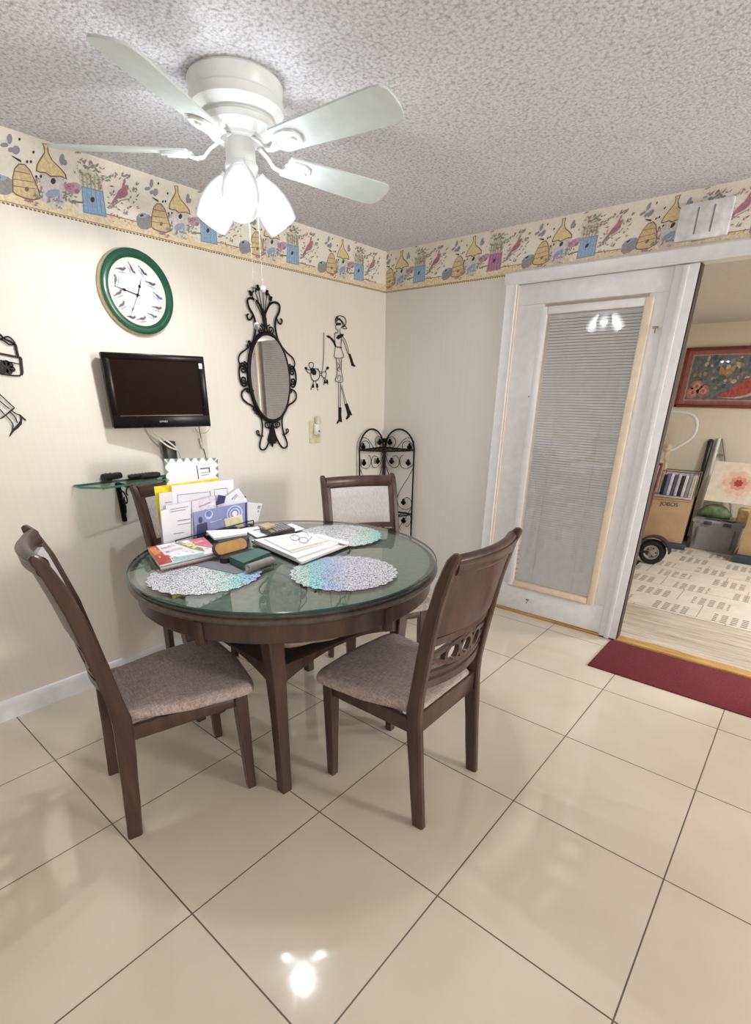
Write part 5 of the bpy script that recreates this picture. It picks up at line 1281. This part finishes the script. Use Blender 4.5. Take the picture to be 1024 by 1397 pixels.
for k in range(5): bo.sphere(hub+Vector((wr_*.34*cos(2*pi*k/5), -.028, wr_*.34*sin(2*pi*k/5))), .008)
bo.build('hub_bolt', M_blk, ht)
fe = MB(); fr = []
for k in range(15):
    an = radians(5)+radians(150)*k/14; p = hub+Vector((cos(an), 0, sin(an)))*(wr_+.028)
    o_ = Vector((cos(an),0,sin(an)))*.010
    fr.append([p+Vector((0,-.05,0)), p+Vector((0,.05,0)), p+o_+Vector((0,.05,0)), p+o_+Vector((0,-.05,0))])
fe.sweep(fr); fe.build('fender', M_blk, ht)
M_redm = mat('red_painted_steel', (118,58,56), .5, var=.08)
rt = MB(); pa = Bp(903,632,Yw-.07); pb = Bp(881,708,Yw-.07)
rt.tube([pa, pb, Vector((pb.x-.01,pb.y,hub.z+.05)), Vector((pb.x-.02,pb.y,.05))], .012, 10)
rt.tube([pa+Vector((-.30,.0,0)), pb+Vector((-.30,0,0)), Vector((pb.x-.32,pb.y,.05))], .016, 10)
for t in (.02,.45,.95): rt.tube([pa.lerp(pb,t), pa.lerp(pb,t)+Vector((-.30,0,0))], .012, 8)
rt.build('red_frame', M_redm, ht)
MB().box((pb.x-.17, pb.y-.03, FZ+.012), (.40,.16,.010), bev=.002).tube([hub+Vector((-.02,-.06,0)), hub+Vector((-.36,-.06,0))], .012, 8).build('toe_plate', M_blk, ht)
wh2 = tre.copy(); COL.objects.link(wh2); wh2.location = Vector((-.36,0,0))

# grey storage tote
Yt = 2.86; to = thing('storage_tote', (2.15,Yt+.15,FZ), 'grey plastic storage tote standing under the flower canvas in the far room', 'storage tote')
M_tote = mat('grey_tote_plastic', (138,136,140), .45, var=.04)
T4 = [Bp(x, y, Yt) for x, y in ((943,709),(1013,716),(1002,757),(936,747.5))]
xl, xr_ = Bp(941,730,Yt).x, Bp(1008,735,Yt).x; ztt = Bp(978,711,Yt).z
def tray_box(x0, x1, y0, y1, z0, z1, tp_): return [[Vector((x, y, z)) for x, y in ((x0-t,y0-t),(x1+t,y0-t),(x1+t,y1+t),(x0-t,y1+t))] for z, t in ((z0,-tp_),(z1,0.0))]
MB().sweep(tray_box(xl, xr_, Yt, Yt+.34, FZ, ztt-.03, .02)).build('tote_body', M_tote, to, sharp=20)
MB().box(((xl+xr_)/2, Yt+.165, ztt-.018), (xr_-xl+.035,.345,.036), bev=.008).build('tote_lid', mat('pale_grey_tote_lid', (150,148,154), .45), to)
rb = MB()
for fx in (.12,.88): rb.box((xl+(xr_-xl)*fx, Yt-.006+.0, FZ+(ztt-FZ)*.45), (.012,.014,(ztt-FZ)*.62), bev=.003)
rb.build('moulded_rib', mat('dark_grey_rib', (96,94,100), .5), to)
for fx in (.3,.7): MB().box((xl+(xr_-xl)*fx, Yt-.016, ztt-.030), (.07,.012,.035), bev=.004).build('latch', M_btn, to)
# bag + roll on the tote
zg = ztt+.001
gb = MB(); gc = Vector((xl+.16, Yt+.16, zg)); fr = []
for k in range(13):
    t = k/12; hx = .17*(sin(pi*min(max(t,.03),.97))**.4)
    fr.append([Vector((gc.x-.165+.30*t, gc.y+cos(2*pi*j/16)*.09*(hx/.17)*(1+.1*sin(3*t+j)), gc.z+.0035+.072*(hx/.17)*.98+sin(2*pi*j/16)*.072*(hx/.17))) for j in range(16)])
gb.sweep(fr); tag(gb.build('green_bag', mat('green_crumpled_fabric', (98,116,84), .6, var=.32, scale=16, bmp=.4)), 'crumpled green patterned bag lying on the grey tote lid', 'bag')
rl = thing('fabric_roll', (xr_-.07,Yt+.15,zg), 'pale yellow rolled fabric standing on the right of the grey tote lid', 'roll')
MB().lathe([(0,0),(.055,0),(.057,.01),(.057,.13),(.05,.14),(.012,.138),(0,.13)], (xr_-.03,Yt+.13,zg), 28).build('rolled_cloth', mat('pale_yellow_fabric', (206,190,140), .8, var=.12, scale=30), rl)
tg = MB(); tg.tube(catmull([Vector((xl+.10+.02*k, Yt+.012+.008*(k % 2), zg+.007+.002*sin(k))) for k in range(14)], 4), .006, 6); tag(tg.build('black_cord', M_bcab), 'tangled black cord along the front edge of the grey tote lid', 'cord')
# flower canvas leaning on the bag and wall
cv = thing('flower_canvas', Bp(990,688,Yt+.06), 'square canvas print of a pale pink flower resting above the grey tote', 'canvas print')
Yc = Yt+.055; cm = MB(); CQ4 = [(980,629),(1040,631),(1030,694),(959.5,682)]
# a true square panel tilted in its own plane, leaning back a little
o0 = Bp(959.5,682,Yc); eu = (Bp(1024,690,Yc)-o0).normalized(); ev0 = (Bp(980,629,Yc+.10)-o0); ev = (ev0-eu*ev0.dot(eu)).normalized(); sz = ev0.length; nn = eu.cross(ev)
if nn.y > 0: nn = -nn
def cpv(u, v, l=0): return o0+eu*u*sz*1.12+ev*v*sz+nn*l
cm.prism([cpv(0,0),cpv(1,0),cpv(1,1),cpv(0,1)], -nn*.022, 0)
def pet(cu_, cv_, r, n_, a0, w, mi, l):
    for k in range(n_):
        a = a0+2*pi*k/n_; c = (cu_+cos(a)*r*.55, cv_+sin(a)*r*.55)
        cm.poly([cpv(c[0]+cos(a)*r*.5*cos(t_)-sin(a)*w*sin(t_), c[1]+sin(a)*r*.5*cos(t_)+cos(a)*w*sin(t_), l+k*.00003) for t_ in [2*pi*j/14 for j in range(14)]], mi)
pet(.56,.50,.40,8,.2,.15,1,.0006); pet(.56,.50,.30,7,.5,.11,2,.0012); pet(.56,.50,.17,8,.1,.06,3,.0018); pet(.56,.50,.085,7,.3,.03,4,.0024)
cm.build('canvas_print', [mat('canvas_cream', (226,216,196), .8, var=.03)]+[mat('petal_%s' % n_, c, .8, var=.05) for n_, c in (('cream',(228,210,188)),('blush',(226,190,168)),('rose',(210,150,130)),('red',(160,70,58)))], cv, flip=False)
MB().prism([cpv(.03,.03,-.022),cpv(.97,.03,-.022),cpv(.97,.97,-.022),cpv(.03,.97,-.022)], -nn*.012).build('stretcher_frame', mat('raw_pine', (190,160,120), .7), cv)
# leaning poles
Yl = 3.243
def lean(px0, px1, w, m, nm, lab, cat, extra=None):
    a, b = Bp(px0[0],px0[1],Yl+.055), Bp(px1[0],px1[1],Yl); dirn = (b-a)
    k = (FZ-a.z)/dirn.z; foot = a+dirn*k
    t = thing(nm, foot, lab, cat); return t, a, foot
t, a, f_ = lean((970,599),(949,679), .05, None, 'folded_umbrella', 'black folded umbrella leaning against the far wall left of the flower canvas', 'umbrella')
dn = (f_-a)
MB().tube([a+dn*.0, a+dn*.02, a+dn*.25, a+dn*.45, a+dn*.5], [.014,.028,.024,.016,.012], 10).build('folded_canopy', M_blk, t)
MB().tube([a+dn*.48, f_+Vector((0,0,.006))], .010, 8).build('shaft', M_black, t)
t, a, f_ = lean((981,598),(959,678), .03, None, 'folding_easel', 'white metal folding easel leaning behind the flower canvas', 'easel'); dn = f_-a
MB().tube([a, f_+Vector((0,0,.013))], .017, 10).build('leg', M_white, t)
MB().tube([a+Vector((.03,.0,0)), f_+Vector((.42,.02,.013))], .010, 8).build('leg', mat('grey_metal_leg', (150,146,142), .5, .3), t)
MB().tube([a.lerp(f_,.15)+Vector((.02,.0,0)), (a+Vector((.03,.0,0))).lerp(f_+Vector((.42,.02,.013)),.15)], .010, 8).build('cross_brace', mat('grey_metal_leg', (150,146,142)), t)
# second cardboard box at the right, on its dolly
Y2 = 2.62; xL = Bp(1008,745,Y2).x; zB = Bp(1012,757,Y2).z; zT = Bp(1024,693,Y2).z
b2 = thing('cardboard_box', (xL+.25,Y2+.2,zB), 'brown cardboard box at the right edge of the photo beside the grey tote', 'box')
R2 = Matrix.Rotation(radians(0), 3, 'Z'); MB().box((xL+.25,Y2+.12,(zB+zT)/2), (.5,.24,zT-zB), R2, .004).build('carton', M_card, b2)
MB().box((xL+.25,Y2-.0012,zT-.015), (.48,.0012,.004)).box((xL+.25,Y2+.12,zT+.0008), (.49,.004,.001)).build('flap_seam', MATS['dark_cardboard_seam'], b2)
tag(MB().box((xL+.25,Y2+.2,(zB+FZ)/2), (.54,.46,max(zB-FZ-.004,.02)), None, .006).build('dolly', M_dolly), 'dark teal low dolly under the right-hand cardboard box', 'dolly')

# ================================================================ LIGHT
def point(name, loc, e, r, c=(1,1,1)):
    l = bpy.data.lights.new(name, 'POINT'); l.energy = e; l.shadow_soft_size = r; l.color = c
    o = bpy.data.objects.new(name, l); o.location = loc; COL.objects.link(o); return o
def area(name, loc, rot, e, sx, sy, c=(1,1,1)):
    l = bpy.data.lights.new(name, 'AREA'); l.shape = 'RECTANGLE'; l.size = sx; l.size_y = sy; l.energy = e; l.color = c
    o = bpy.data.objects.new(name, l); o.location = loc; o.rotation_euler = rot; COL.objects.link(o); return o
for i, (p, ax) in enumerate(lights): point('fan_bulb_light', p-ax*0.035, 29, 0.022, (.96,.98,1))
area('kitchen_light', (6.45,-0.9,1.75), (0,pi/2,0), 90, .6, .6, (1,.96,.91))
area('rear_fill_light', (3.6,-5.0,2.42), (0,0,0), 20, 1.4, .8, (1,.95,.89))  # added fill behind the camera, brightens the left wall
area('ceiling_fill_light', (3.9,-4.9,1.75), (pi,0,0), 12, .5, .5, (1,.99,.97))  # added unseen fill, faces up to lift the ceiling
area('far_room_light', (4.2,1.3,2.19), (0,0,0), 72, .5, .5, (.97,.98,1))
w = bpy.data.worlds.new('world'); scene.world = w; w.use_nodes = True
w.node_tree.nodes['Background'].inputs[0].default_value = (.9,.93,1,1); w.node_tree.nodes['Background'].inputs[1].default_value = 0.4
scene.view_settings.view_transform = 'Standard'; scene.view_settings.look = 'None'; scene.view_settings.exposure = 0.30
scene.cycles.use_denoising = True; scene.cycles.max_bounces = 10; scene.cycles.transparent_max_bounces = 16; scene.cycles.sample_clamp_indirect = 6.0
scene.cycles.caustics_reflective = False; scene.cycles.caustics_refractive = False
